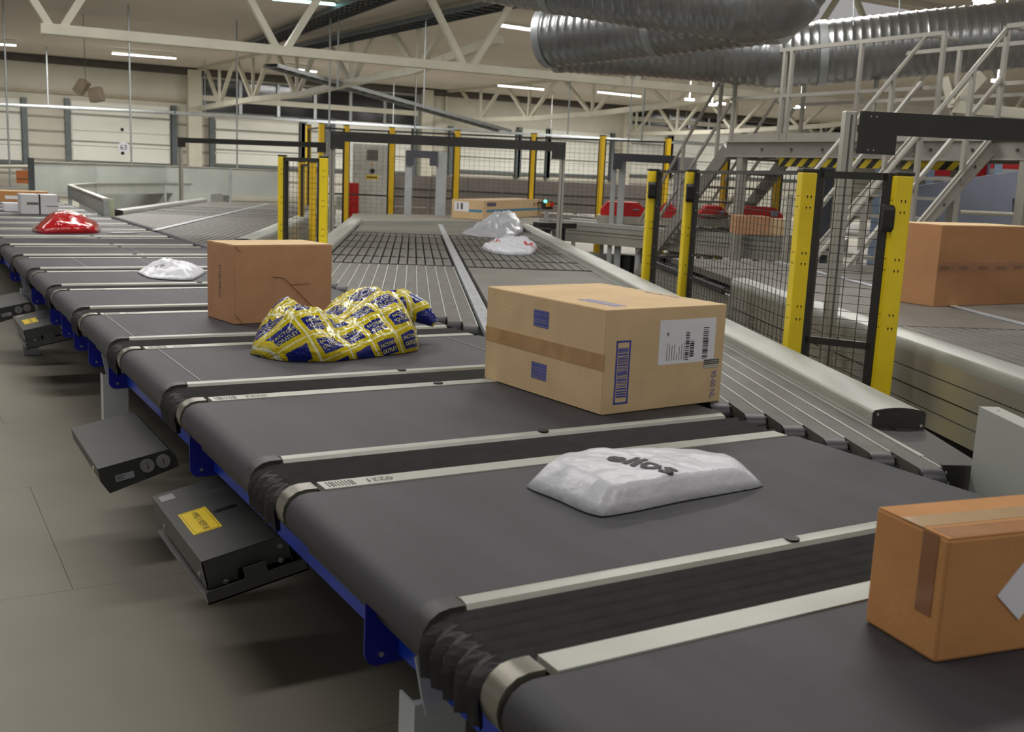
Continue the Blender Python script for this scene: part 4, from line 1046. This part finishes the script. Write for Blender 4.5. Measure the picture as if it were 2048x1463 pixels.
a = Z(-60, 377); t = thing('side_conveyor', (a.x, a.y, 0), 'dark side conveyor at the far left edge under the brown boxes', 'conveyor')
MB().span((-4, 0, .55), (1.6, 3.2, .93)).build('belt', mat('far_brown_belt', (92, 84, 78), .6), t); MB().span((-4, -.1, .75), (1.6, 0, 1.0)).build('side_profile', ALUP, t); MB().span((-3.8, .1, 0), (1.4, 3, .55)).build('base', DGREY, t)
# ------------------------------------------------------------ stairs and platform
XP = 9.0; zd = 2.24
yA = X(1457, 284, XP).y; yB = 4.2; XW = 1.15
t = thing('stair_platform', (XP, yB, 0), 'grey steel crossover platform with handrails and two stair flights', 'platform')
LO = Vector(t.location)
def part(b, name, m=STAIR, **k):
    return at_parent(b, t).build(name, m, t, **k)
part(MB().span((XP-.03, yB-3, zd-.20), (XP+.03, yA, zd+.0)), 'edge_beam', STAIRD)
part(MB().span((XP-.06, yB-3, zd-.20), (XP+.06, yA, zd-.185)), 'beam_flange', STAIR); part(MB().span((XP-.06, yB-3, zd-.01), (XP+.06, yA, zd+.005)), 'beam_flange', STAIR)
part(MB().span((XP+XW, yB-3, zd-.20), (XP+XW+.06, yA, zd)), 'edge_beam', STAIRD)
part(MB().span((XP+.03, yB-3, zd-.03), (XP+XW, yA, zd-.005)), 'deck_grating', STAIRD)
bl = MB(); y = yB
while y < yA-.2:
    bl.tube((XP-.045, y, zd-.10), (XP-.03, y, zd-.10), .018, 8); y += .52
part(bl, 'bolt_heads', DGREY)
# hazard strip
hz = bpy.data.materials.new('hazard_stripes'); hz.use_nodes = True; h_ = hz.node_tree; hb_ = h_.nodes['Principled BSDF']
tcn = h_.nodes.new('ShaderNodeTexCoord'); sp_ = h_.nodes.new('ShaderNodeSeparateXYZ'); h_.links.new(tcn.outputs['Object'], sp_.inputs[0])
ad = h_.nodes.new('ShaderNodeMath'); ad.operation = 'ADD'; h_.links.new(sp_.outputs[1], ad.inputs[0]); h_.links.new(sp_.outputs[2], ad.inputs[1])
ml = h_.nodes.new('ShaderNodeMath'); ml.operation = 'MULTIPLY'; ml.inputs[1].default_value = 5; h_.links.new(ad.outputs[0], ml.inputs[0])
fr_ = h_.nodes.new('ShaderNodeMath'); fr_.operation = 'FRACT'; h_.links.new(ml.outputs[0], fr_.inputs[0])
gt = h_.nodes.new('ShaderNodeMath'); gt.operation = 'GREATER_THAN'; gt.inputs[1].default_value = .5; h_.links.new(fr_.outputs[0], gt.inputs[0])
mxx = h_.nodes.new('ShaderNodeMix'); mxx.data_type = 'RGBA'; mxx.inputs[6].default_value = lin((30, 30, 26)); mxx.inputs[7].default_value = lin((214, 190, 30)); h_.links.new(gt.outputs[0], mxx.inputs[0]); h_.links.new(mxx.outputs[2], hb_.inputs['Base Color'])
yh0, yh1 = X(1562, 303, XP).y, X(1700, 303, XP).y
part(MB().span((XP-.02, yh1-1.6, zd-.31), (XP+.02, yh0, zd-.205)), 'hazard_strip', hz)
RH = 1.12
def rail_line(x, ys_, z0, z1, posts, top=.022):
    b = MB(); b.bar((x, ys_[0], z1), (x, ys_[1], z1), .045, .045); part(b, 'top_rail', STAIR)
    b = MB(); b.bar((x, ys_[0], (z0+z1)/2), (x, ys_[1], (z0+z1)/2), .035, .04); part(b, 'knee_rail', STAIR)
    b = MB(); b.bar((x, ys_[0], z0+.05), (x, ys_[1], z0+.05), .012, .10); part(b, 'kick_plate', STAIR)
    for y in posts: part(MB().span((x-.022, y-.022, z0-.12), (x+.022, y+.022, z1)), 'rail_post', STAIR)
yt = X(1572, 101, XP).y; ys1 = X(1586, 101, XP).y; y1891 = X(1891, 61, XP).y
rail_line(XP, (yA-.0, y1891), zd, zd+RH, [yA-.05, yt, ys1, X(1725, 85, XP).y, y1891])
rail_line(XP+XW, (yA-.1, yB-2), zd, zd+RH, [yA-.15, yA-1.4, yA-2.6, yA-3.9, yA-5.2, yA-6.4])
y_n = X(2018, 41, XP).y
rail_line(XP, (y_n, yB-3), zd, zd+RH, [y_n, y_n-1.3])
# flight 1: descends away from the camera along the same line
dz_ = 1.96-.0; run = (zd)/math.tan(math.radians(50))
for x in (XP, XP+XW):
    top = Vector((x, yA, zd-.1)); bot = Vector((x, yA+run, .02))
    part(MB().bar(top, bot, .05, .2), 'stringer', STAIRD)
    u = Vector((0, 0, RH)); part(MB().tube(top+u+Vector((0, 0, .1)), bot+u+Vector((0, 0, -.1)), .022, 8), 'handrail', STAIR)
    part(MB().bar(top+u*.55, bot+u*.5, .035, .035), 'knee_rail', STAIR)
    for q in (.12, .5, .88): p = top.lerp(bot, q); part(MB().span((p.x-.02, p.y-.02, p.z), (p.x+.02, p.y+.02, p.z+RH)), 'rail_post', STAIR)
for k in range(1, 11):
    z = zd-zd*k/11; y = yA+run*k/11; part(MB().span((XP+.03, y-.12, z-.02), (XP+XW-.03, y+.12, z+.01)), 'tread', STAIRD)
# flight 2: descends to the left, towards the sorter
yF, yN = X(1854, 61, XP).y, y_n
for y, nm in ((yF, 0), (yN, 1)):
    hi = Vector((XP, y, zd+RH)); lo_px = (1632, 328) if nm == 0 else (1826, 403)
    lo = Y(*((1632, 328) if nm == 0 else (1700, 545)), y)
    sl = (hi.z-lo.z)/max(.1, (hi.x-lo.x))
    L2 = (hi.z-.95)/sl; lo = Vector((XP-L2, y, .95))
    if nm == 0: SL = sl
    else: lo = Vector((XP-(hi.z-.95)/SL, y, .95))
    if nm == 0: lo = Y(1610, 365, y)
    tail = [lo+Vector((-.05, 0, -.12)), lo+Vector((-.06, 0, -.62))] if nm == 0 else []
    part(MB().sweep([hi+Vector((.5, 0, 0)), hi+Vector((.12, 0, 0)), hi+Vector((0, 0, -.02)), lo]+tail, .024, 8), 'handrail', STAIR, smooth=True)
    part(MB().bar(hi+Vector((0, 0, -.5)), lo+Vector((0, 0, -.5)), .035, .04), 'knee_rail', STAIR)
    s0, s1 = hi+Vector((0, 0, -RH-.02)), Vector((XP-(zd-.05)/SL, y, .05))
    part(MB().bar(s0, s1, .02, .20), 'stringer', STAIR); ex = Vector((0, 0, .10))
    part(MB().bar(s0+ex, s1+ex, .07, .02), 'stringer_flange', STAIR); part(MB().bar(s0-ex, s1-ex, .07, .02), 'stringer_flange', STAIR)
    for q in (.2, .5, .8):
        p = s0.lerp(s1, q); part(MB().span((p.x-.022, p.y-.022, p.z), (p.x+.022, p.y+.022, p.z+RH+.0)), 'rail_post', STAIR)
    hb2 = MB()
    for q in (.12, .3, .48, .66, .84): p = s0.lerp(s1, q); hb2.tube((p.x, p.y-.014, p.z), (p.x, p.y-.010, p.z), .018, 8)
    part(hb2, 'bolt_heads', DGREY)
for k in range(1, 11):
    z = zd-zd*k/11; x = XP-zd/SL*k/11; part(MB().span((x-.13, yN+.02, z-.02), (x+.13, yF-.02, z+.01)), 'tread', STAIRD)
for (x, y) in ((XP, yA-.3), (XP+XW, yA-.3), (XP, yF+.3), (XP+XW, yF+.3), (XP, yN-.4), (XP+XW, yN-1)): part(MB().span((x-.05, y-.05, 0), (x+.05, y+.05, zd-.2)), 'leg', STAIR)
# right background panels
a = D(1818, 395, 9.5); t = thing('guard_panel', (a.x, a.y, 0), 'blue-grey slanting guard panel behind the stairs at the right', 'guard', rz=-YAW)
P = [D(1830, 372, 13), D(2048, 340, 13), D(2160, 330, 13), D(2160, 520, 13), D(1830, 520, 13)]
o_ = Vector(t.location); Mi = Matrix.Rotation(YAW, 3, 'Z')
b = MB(); b.v = [Mi@(q-o_) for q in P]+[Mi@(q+Vector((.5, .86, 0))*.04-o_) for q in P]; b.f = [(0, 1, 2, 3, 4), (9, 8, 7, 6, 5)]+[(k, (k+1) % 5, 5+(k+1) % 5, 5+k) for k in range(5)]; b.build('panel', BLUEG, t)
b = MB(); P = [D(2025, 395, 12.8), D(2048, 395, 12.8), D(2048, 450, 12.8), D(2025, 450, 12.8)]
b.bar(Mi@(D(2036, 397, 12.7)-o_), Mi@(D(2036, 455, 12.7)-o_), .12, .05).build('grey_pad', mat('slate_pad', (98, 102, 116), .5), t)
b = MB().tube(Mi@(D(1920, 424, 12.6)-o_), Mi@(D(2150, 434, 12.6)-o_), .025, 8); b.build('tube_rail', CREAM, t)
def far_panel(name, x0, y0, x1, y1, d, m, lab, cat, dx=0):
    a = D(x0, y0, d); b = D(x1, y1, d); t = thing(name, (a.x, a.y, 0), lab, cat); dd_ = b-a; dd_.z = 0; t.rotation_euler[2] = math.atan2(dd_.y, dd_.x)
    MB().span((0, 0, b.z), (dd_.length, .08, a.z)).build('panel', m, t, bevel=.01); MB().span((0, -.02, a.z), (dd_.length, .1, a.z+.07)).build('top_tube', GALV, t)
    MB().span((0, -.02, b.z-.07), (dd_.length, .1, b.z)).build('bottom_tube', GALV, t)
    for u in (.05, .5, .95): MB().span((dd_.length*u-.05, -.03, 0), (dd_.length*u+.05, -.0, a.z)).build('post', mat('pale_blue_post', (140, 160, 186), .5), t)
    return t
far_panel('red_barrier', 1850, 322, 2110, 362, 15, RED, 'red panel between grey tubes behind the right stair flight', 'barrier')
far_panel('red_barrier', 1760, 318, 1792, 350, 14.5, mat('orange_red', (176, 58, 34), .5), 'small orange-red panel beneath the nearest crossbar', 'barrier')
far_panel('red_barrier', 1990, 300, 2180, 345, 14.6, RED, 'red panel at the right edge under the platform', 'barrier')
p = D(1660, 330, 14.6); tag(MB().span((p.x-.14, p.y, .3), (p.x+.14, p.y+.2, p.z)).build('hanging_jacket', mat('navy_grey', (70, 74, 84), .8), None, bevel=.05), 'dark grey-blue equipment case behind the fence and stairs', 'case')
p = D(1652, 300, 15); t = thing('control_cabinet', (p.x, p.y, 0), 'white control cabinet beyond the fence under the hazard strip', 'cabinet'); MB().span((0, 0, .2), (.5, .4, p.z)).build('case', mat('cabinet_white', (210, 210, 202), .5), t, bevel=.01); MB().span((.03, -.02, .25), (.47, 0, p.z-.04)).build('door', mat('cabinet_white', (210, 210, 202)), t)
# ------------------------------------------------------------ ducts
def duct(pts, r, lab, rib=.11, elbow=None):
    pts = [Vector(p) for p in pts]
    t = thing('ventilation_duct', tuple(pts[0]), lab, 'duct'); o = pts[0]
    q = []; L = 0
    segs = []
    for a, b in zip(pts[:-1], pts[1:]): segs.append((L, a, b)); L += (b-a).length
    def at(s):
        for (l0, a, b) in segs:
            ln = (b-a).length
            if s <= l0+ln+1e-6: return a.lerp(b, (s-l0)/ln)
        return pts[-1]
    n = int(L/rib); P = []; R = []
    for k in range(n):
        s = L*k/n
        for f, rr in ((0, r), (.30, r*.985), (.5, r*1.0), (.72, r*1.0), (.86, r*1.022)):
            P.append(at(s+f*L/n)-o); R.append(rr)
    MB().sweep(P, R, 40).build('spiral_duct', DUCT, t, smooth=True).modifiers[0].split_angle = math.radians(60)
    for s in [L*.003, L*.5, L*.997]:
        d = (at(min(L, s+.05))-at(max(0, s-.05))).normalized(); c = at(s)-o
        MB().tube(c-d*.05, c+d*.05, r*1.03, 40).build('collar', GALV, t, smooth=True)
    return t
r3 = .40
def axis(px, py, d): return D(px, py, d)
d3 = [axis(1118, 84, 14.6), axis(1300, 92, 14.2), axis(1450, 104, 13.9), axis(1545, 112, 13.7), axis(1650, 106, 13.6), axis(1850, 86, 13.3), axis(2050, 68, 13.0), axis(2250, 50, 12.7)]
duct(d3, .40, 'long silver spiral duct crossing behind the platform handrails to the right edge')
d2 = [axis(1098, 74, 13.4), axis(1200, 62, 13.0), axis(1350, 44, 12.4), axis(1560, 16, 11.6)]
duct(d2, .37, 'short silver spiral duct with open-looking left end, under the upper duct')
d1 = [axis(700, -125, 12.2), axis(1000, -66, 11.4), axis(1300, -22, 10.6), axis(1500, 4, 10.0), axis(1560, -6, 9.85), axis(1590, -60, 9.8)]
duct(d1, .38, 'upper silver spiral duct cut by the top edge, ending in an elbow')
# hangers
for i, (px, py0, py1, d) in enumerate(((1357, -60, 60, 11), (1708, -60, 100, 13.2), (1800, -60, 70, 13.2))):
    a = D(px, py0, d); b = D(px-2, py1, d); tag(MB().tube(a, b, .008, 6).build('duct_hanger', GALV), 'thin steel hanger rod holding the silver duct, ' + ['above the short duct', 'left one over the long duct', 'right one over the long duct'][i], 'rod')
# ------------------------------------------------------------ trusses
def vee_truss(P0, P1, zt, nodes, lab, wch=.16, wweb=.09, m=CREAM, topz=None, chord_pts=None, post_ends=True, two=True):
    """bottom chord P0->P1 (or polyline), V webs up to zt"""
    t = thing('roof_truss', tuple(P0), lab, 'truss'); o = Vector(P0)
    pts = [Vector(p) for p in (chord_pts or [P0, P1])]
    for a, b in zip(pts[:-1], pts[1:]): MB().bar(a-o, b-o, wch, wch).build('bottom_chord', m, t, bevel=.01)
    L = (pts[-1]-pts[0]); 
    def at(q):
        tot = sum((b-a).length for a, b in zip(pts[:-1], pts[1:])); s = q*tot
        for a, b in zip(pts[:-1], pts[1:]):
            if s <= (b-a).length: return a.lerp(b, s/(b-a).length)
            s -= (b-a).length
        return pts[-1]
    hv = Vector((L.x, L.y, 0)); tot = hv.length; hv.normalize()
    A = Vector((pts[0].x, pts[0].y, zt)); B_ = Vector((pts[-1].x, pts[-1].y, zt))
    MB().bar(A-o, B_-o, wch, wch).build('top_chord', m, t)
    for i, q in enumerate(nodes):
        c = at(q); half = (nodes[min(i+1, len(nodes)-1)]-nodes[max(i-1, 0)])*tot/2/2*(1 if 0 < i < len(nodes)-1 else 2)*.92
        for s in (-1, 1):
            MB().bar(c-o+hv*s*.06, Vector((c.x, c.y, zt))+hv*s*half-o, wweb, wweb).build('web_member', m, t)
        if two: MB().bar(c-o, Vector((c.x, c.y, zt))-o, wweb*.8, wweb*.8).build('web_member', m, t)
    if post_ends: MB().bar(pts[0]-o, A-o, wweb, wweb).build('end_post', m, t)
    return t
# T1: large near truss parallel to the back wall
yT = 15.5
p0 = Y(82, 57, yT); p1 = Y(1700, 205, yT); p2 = Y(2300, 262, yT)
L_ = p2.x-p0.x
nd = [(Y(px, py, yT).x-p0.x)/L_ for px, py in ((113, 55), (563, 92), (936, 128), (1262, 158), (1545, 185), (1800, 210), (2020, 230))]
vee_truss(p0, p2, ROOF-.05, nd, 'large cream roof truss crossing the whole picture in front', two=False, wch=.15, wweb=.10, post_ends=False)
T1 = [o for o in bpy.data.objects if o.name.startswith('roof_truss')][0]
# T2, T3, T4: trusses running from the back wall towards the camera
def along(xw, ctrl, nodes, zt, lab):
    pts = [X(px, py, xw) for px, py in ctrl]; pts = sorted(pts, key=lambda p: -p.y)
    tot = sum((b-a).length for a, b in zip(pts[:-1], pts[1:]))
    nn_ = []
    for px, py in nodes:
        y = X(px, py, xw).y; nn_.append((pts[0].y-y)/(pts[0].y-pts[-1].y))
    return vee_truss(pts[0], pts[-1], zt, nn_, lab, wch=.17, wweb=.11, chord_pts=pts)
x2 = Y(395, 217, 40).x
along(x2, ((397, 217), (510, 198), (600, 189), (700, 165), (832, 140), (1000, 78)), ((439, 207), (506, 198), (593, 188), (702, 164), (836, 139)), 5.05, 'cream roof truss running back to the left dark windows')
x3 = Y(890, 241, 40).x
along(x3, ((892, 241), (1060, 237), (1185, 228), (1340, 210), (1500, 185)), ((960, 240), (1057, 237), (1184, 228), (1339, 210)), 5.05, 'cream roof truss running back to the plain middle wall')
x4 = Y(1247, 268, 40).x
along(x4, ((1247, 268), (1353, 266), (1470, 262), (1640, 252), (1760, 240)), ((1271, 268), (1353, 266), (1469, 262), (1600, 255)), 5.05, 'cream roof truss running back to the right dark windows')
x5 = Y(1600, 285, 40).x
along(x5, ((1600, 285), (1700, 282), (1800, 276), (1900, 266)), ((1640, 284), (1720, 281), (1820, 274)), 5.05, 'cream roof truss seen behind the stair platform')
# right cream brace behind the platform
a = D(1905, 215, 12.5); t = thing('cream_brace', tuple(a), 'cream diagonal brace and tube seen above the nearest crossbar', 'brace')
for (p, q, w_) in (((1905, 215), (1960, 150), .13), ((1905, 215), (1890, 155), .09), ((1905, 215), (2100, 232), .12)): MB().bar(D(*p, 12.5)-a, D(*q, 12.5)-a, w_, w_).build('member', CREAM, t)
# ------------------------------------------------------------ cable trays, tubes, rods, lights
def tray(a, b, w_, lab, rung=.35, m=GALV):
    t = thing('cable_tray', tuple(a), lab, 'cable tray'); d = (b-a); L = d.length; dn = d.normalized(); s = Vector((-dn.y, dn.x, 0)).normalized()*w_/2
    for k in (-1, 1): MB().bar(s*k, d+s*k, .03, .09).build('side_rail', m, t)
    r = MB(); n = int(L/rung)
    for k in range(n): r.bar(d*((k+.5)/n)-s, d*((k+.5)/n)+s, .04, .02)
    r.build('rungs', m, t, kind='stuff')
    c = MB(); random.seed(5)
    for k in range(5): off = s*(-.7+k*.35)+Vector((0, 0, .03)); c.bar(off, d+off, .03, .03)
    c.build('cables', BLACK, t)
    return t
tray(Z(541, 131, 4.0), D(1010, 262, 33), .5, 'bright cable ladder slanting down to the right under the trusses')
tray(Z(560, 105, 4.75), Z(1100, -12, 4.75), .55, 'dark cable tray climbing to the upper right beside the truss', m=GALVD)
tray(Z(480, 102, 4.95), Z(770, -10, 4.95), .6, 'dark ribbed cable tray along the left truss top', m=GALVD)
t = tray(Y(350, 226, 36), Y(1600, 300, 36), .3, 'long thin horizontal cable tray before the back wall', rung=.8)
for k in range(5):
    MB().span((k*7+1, -.01, .04), (k*7+1.02, .01, 5.06-t.location.z-k*.05+.3)).build('hanger', GALV, t)
a, b = Y(-20, 208, 36.5), Y(400, 228, 36.5)
tag(MB().tube(a, b, .06, 8).build('steel_tube', GALV, None, smooth=True), 'horizontal galvanised tube before the dock doors at left', 'tube')
rods = [(8, 60, 22, 395, 24), (93, 110, 98, 215, 34), (258, 85, 268, 330, 24), (474, 235, 480, 385, 26), (660, 120, 662, 250, 24), (676, 130, 676, 175, 24), (832, 160, 836, 270, 26), (850, 130, 850, 215, 22), (1140, 175, 1138, 268, 20), (1264, 170, 1258, 320, 20), (1290, 170, 1290, 290, 24)]
pos = ['at the far left edge', 'left of the hanging lamp pair', 'in front of the white dock door', 'left of the left scanner gate', 'right above the twin yellow posts', 'short one under the near truss', 'above the far small gate', 'beside the plain wall column', 'under the short silver duct', 'left of the stair handrail', 'close beside the stair handrail']
for (x0, y0, x1, y1, d), p_ in zip(rods, pos):
    a, b = D(x0, y0, d), D(x1, y1, d); b.x = a.x; b.y = a.y; a.z = max(a.z, (5.06 if a.y > 16.5 else ROOF))
    tag(MB().tube(a, b, .022 if d > 22 else .016, 6).build('hanger_rod', GALV), 'thin vertical steel hanger rod ' + p_, 'rod')
# hanging lamp / camera pair
c0 = D(176, 188, 26); t = thing('hanging_speakers', tuple(c0), 'pair of beige hanging loudspeakers on a thin wire above the dock door', 'loudspeaker')
M1 = Matrix.Rotation(-YAW, 3, 'Z')@Matrix.Rotation(math.radians(35), 3, 'Y'); MB().box(M1@Vector((-.22, 0, .05)), (.22, .3, .36), M1).build('speaker_case', mat('beige_plastic', (176, 160, 138), .6), t, bevel=.02)
M1 = Matrix.Rotation(-YAW, 3, 'Z')@Matrix.Rotation(math.radians(-12), 3, 'Y'); MB().box((.20, .05, .0), (.30, .3, .34), M1).build('speaker_case', mat('beige_plastic', (176, 160, 138)), t, bevel=.02)
MB().tube((-.05, 0, .15), (-.06, 0, 1.9), .008, 5).build('wire', GALVD, t)
def ceiling_light(x0, y0, x1, y1, z, lab, m=LAMP, w_=.10, d=None):
    a, b = (Z(x0, y0, z), Z(x1, y1, z)) if d is None else (D(x0, y0, d), D(x1, y1, d)); t = thing('ceiling_light', tuple(a), lab, 'ceiling light')
    MB().bar(Vector((0, 0, .05)), b-a+Vector((0, 0, .05)), w_*1.8, .06).build('housing', CREAM, t)
    MB().bar(Vector((0, 0, 0)), b-a, w_, .04).build('tube', m, t)
    return t
ceiling_light(224, 107, 352, 117, 4.9, 'long ceiling light strip above the white dock door', w_=.07)
ceiling_light(-40, 86, 32, 91, 4.9, 'ceiling light strip at the left picture edge', w_=.08)
ceiling_light(545, -2, 670, 9, 4.95, 'cool bluish ceiling light at the top above the left truss', LAMPC, .12, d=22)
ceiling_light(1002, 51, 1078, 62, 4.95, 'bright ceiling light just left of the silver ducts', LAMP, .14, d=22)
ceiling_light(573, 136, 632, 144, 4.9, 'small far ceiling light seen through the left truss', w_=.10)
ceiling_light(996, 171, 1088, 179, 4.6, 'far ceiling light under the middle of the near truss', w_=.10, d=34)
ceiling_light(1195, 184, 1282, 193, 4.6, 'far ceiling light right of the middle, below the near truss', w_=.10, d=34)
ceiling_light(1952, 4, 1985, 8, 4.9, 'square ceiling light at the top right corner', w_=.16, d=15)
for i, (px, py, d) in enumerate(((1379, 199, 30), (1424, 209, 30), (1442, 207, 31), (1601, 214, 31), (1995, 162, 22))):
    a = D(px, py, d); tag(MB().span((a.x-.14, a.y-.05, a.z-.03), (a.x+.14, a.y+.05, a.z+.03)).span((a.x-.01, a.y-.01, a.z+.03), (a.x+.01, a.y+.01, 5.06 if a.y > 16.5 else ROOF)).build('spot_light', LAMP), 'tiny bright ceiling lamp, ' + ['first left of the stair handrail', 'second left of the stair post', 'third close to the stair post', 'seen between platform posts', 'at the far upper right'][i], 'lamp')
# dark equipment under and between the conveyors
for i, (px, py, w_, h_, z) in enumerate(((1330, 540, .5, .5, .05), (1275, 540, .35, .5, .05), (1225, 515, .5, .35, .30))):
    a = Z(px, py, z if z > .1 else .3); tag(MB().span((a.x-w_/2, a.y, .02), (a.x+w_/2, a.y+.4, .02+h_)).build('drive_unit', [BLACK, BLACK, GUARD][i], None, bevel=.03), ['black drive unit under the feeder conveyor behind the mesh', 'black drive unit left of the near fence', 'light grey box under the feeder conveyor'][i], 'drive unit')

# ------------------------------------------------------------ set everything down on the floor
G = .2
bpy.context.view_layer.update()
for o in bpy.data.objects:
    if o.parent is None and o.name not in ('floor',): o.location.z -= G
bpy.context.view_layer.update()
seen = set()
for o in list(bpy.data.objects):
    if o.type != 'MESH' or o.name.startswith('floor') or o.data.name in seen: continue
    seen.add(o.data.name); mw = o.matrix_world; mi = mw.inverted()
    for v in o.data.vertices:
        q = mw @ v.co
        if q.z < 0: v.co = mi @ Vector((q.x, q.y, 0))
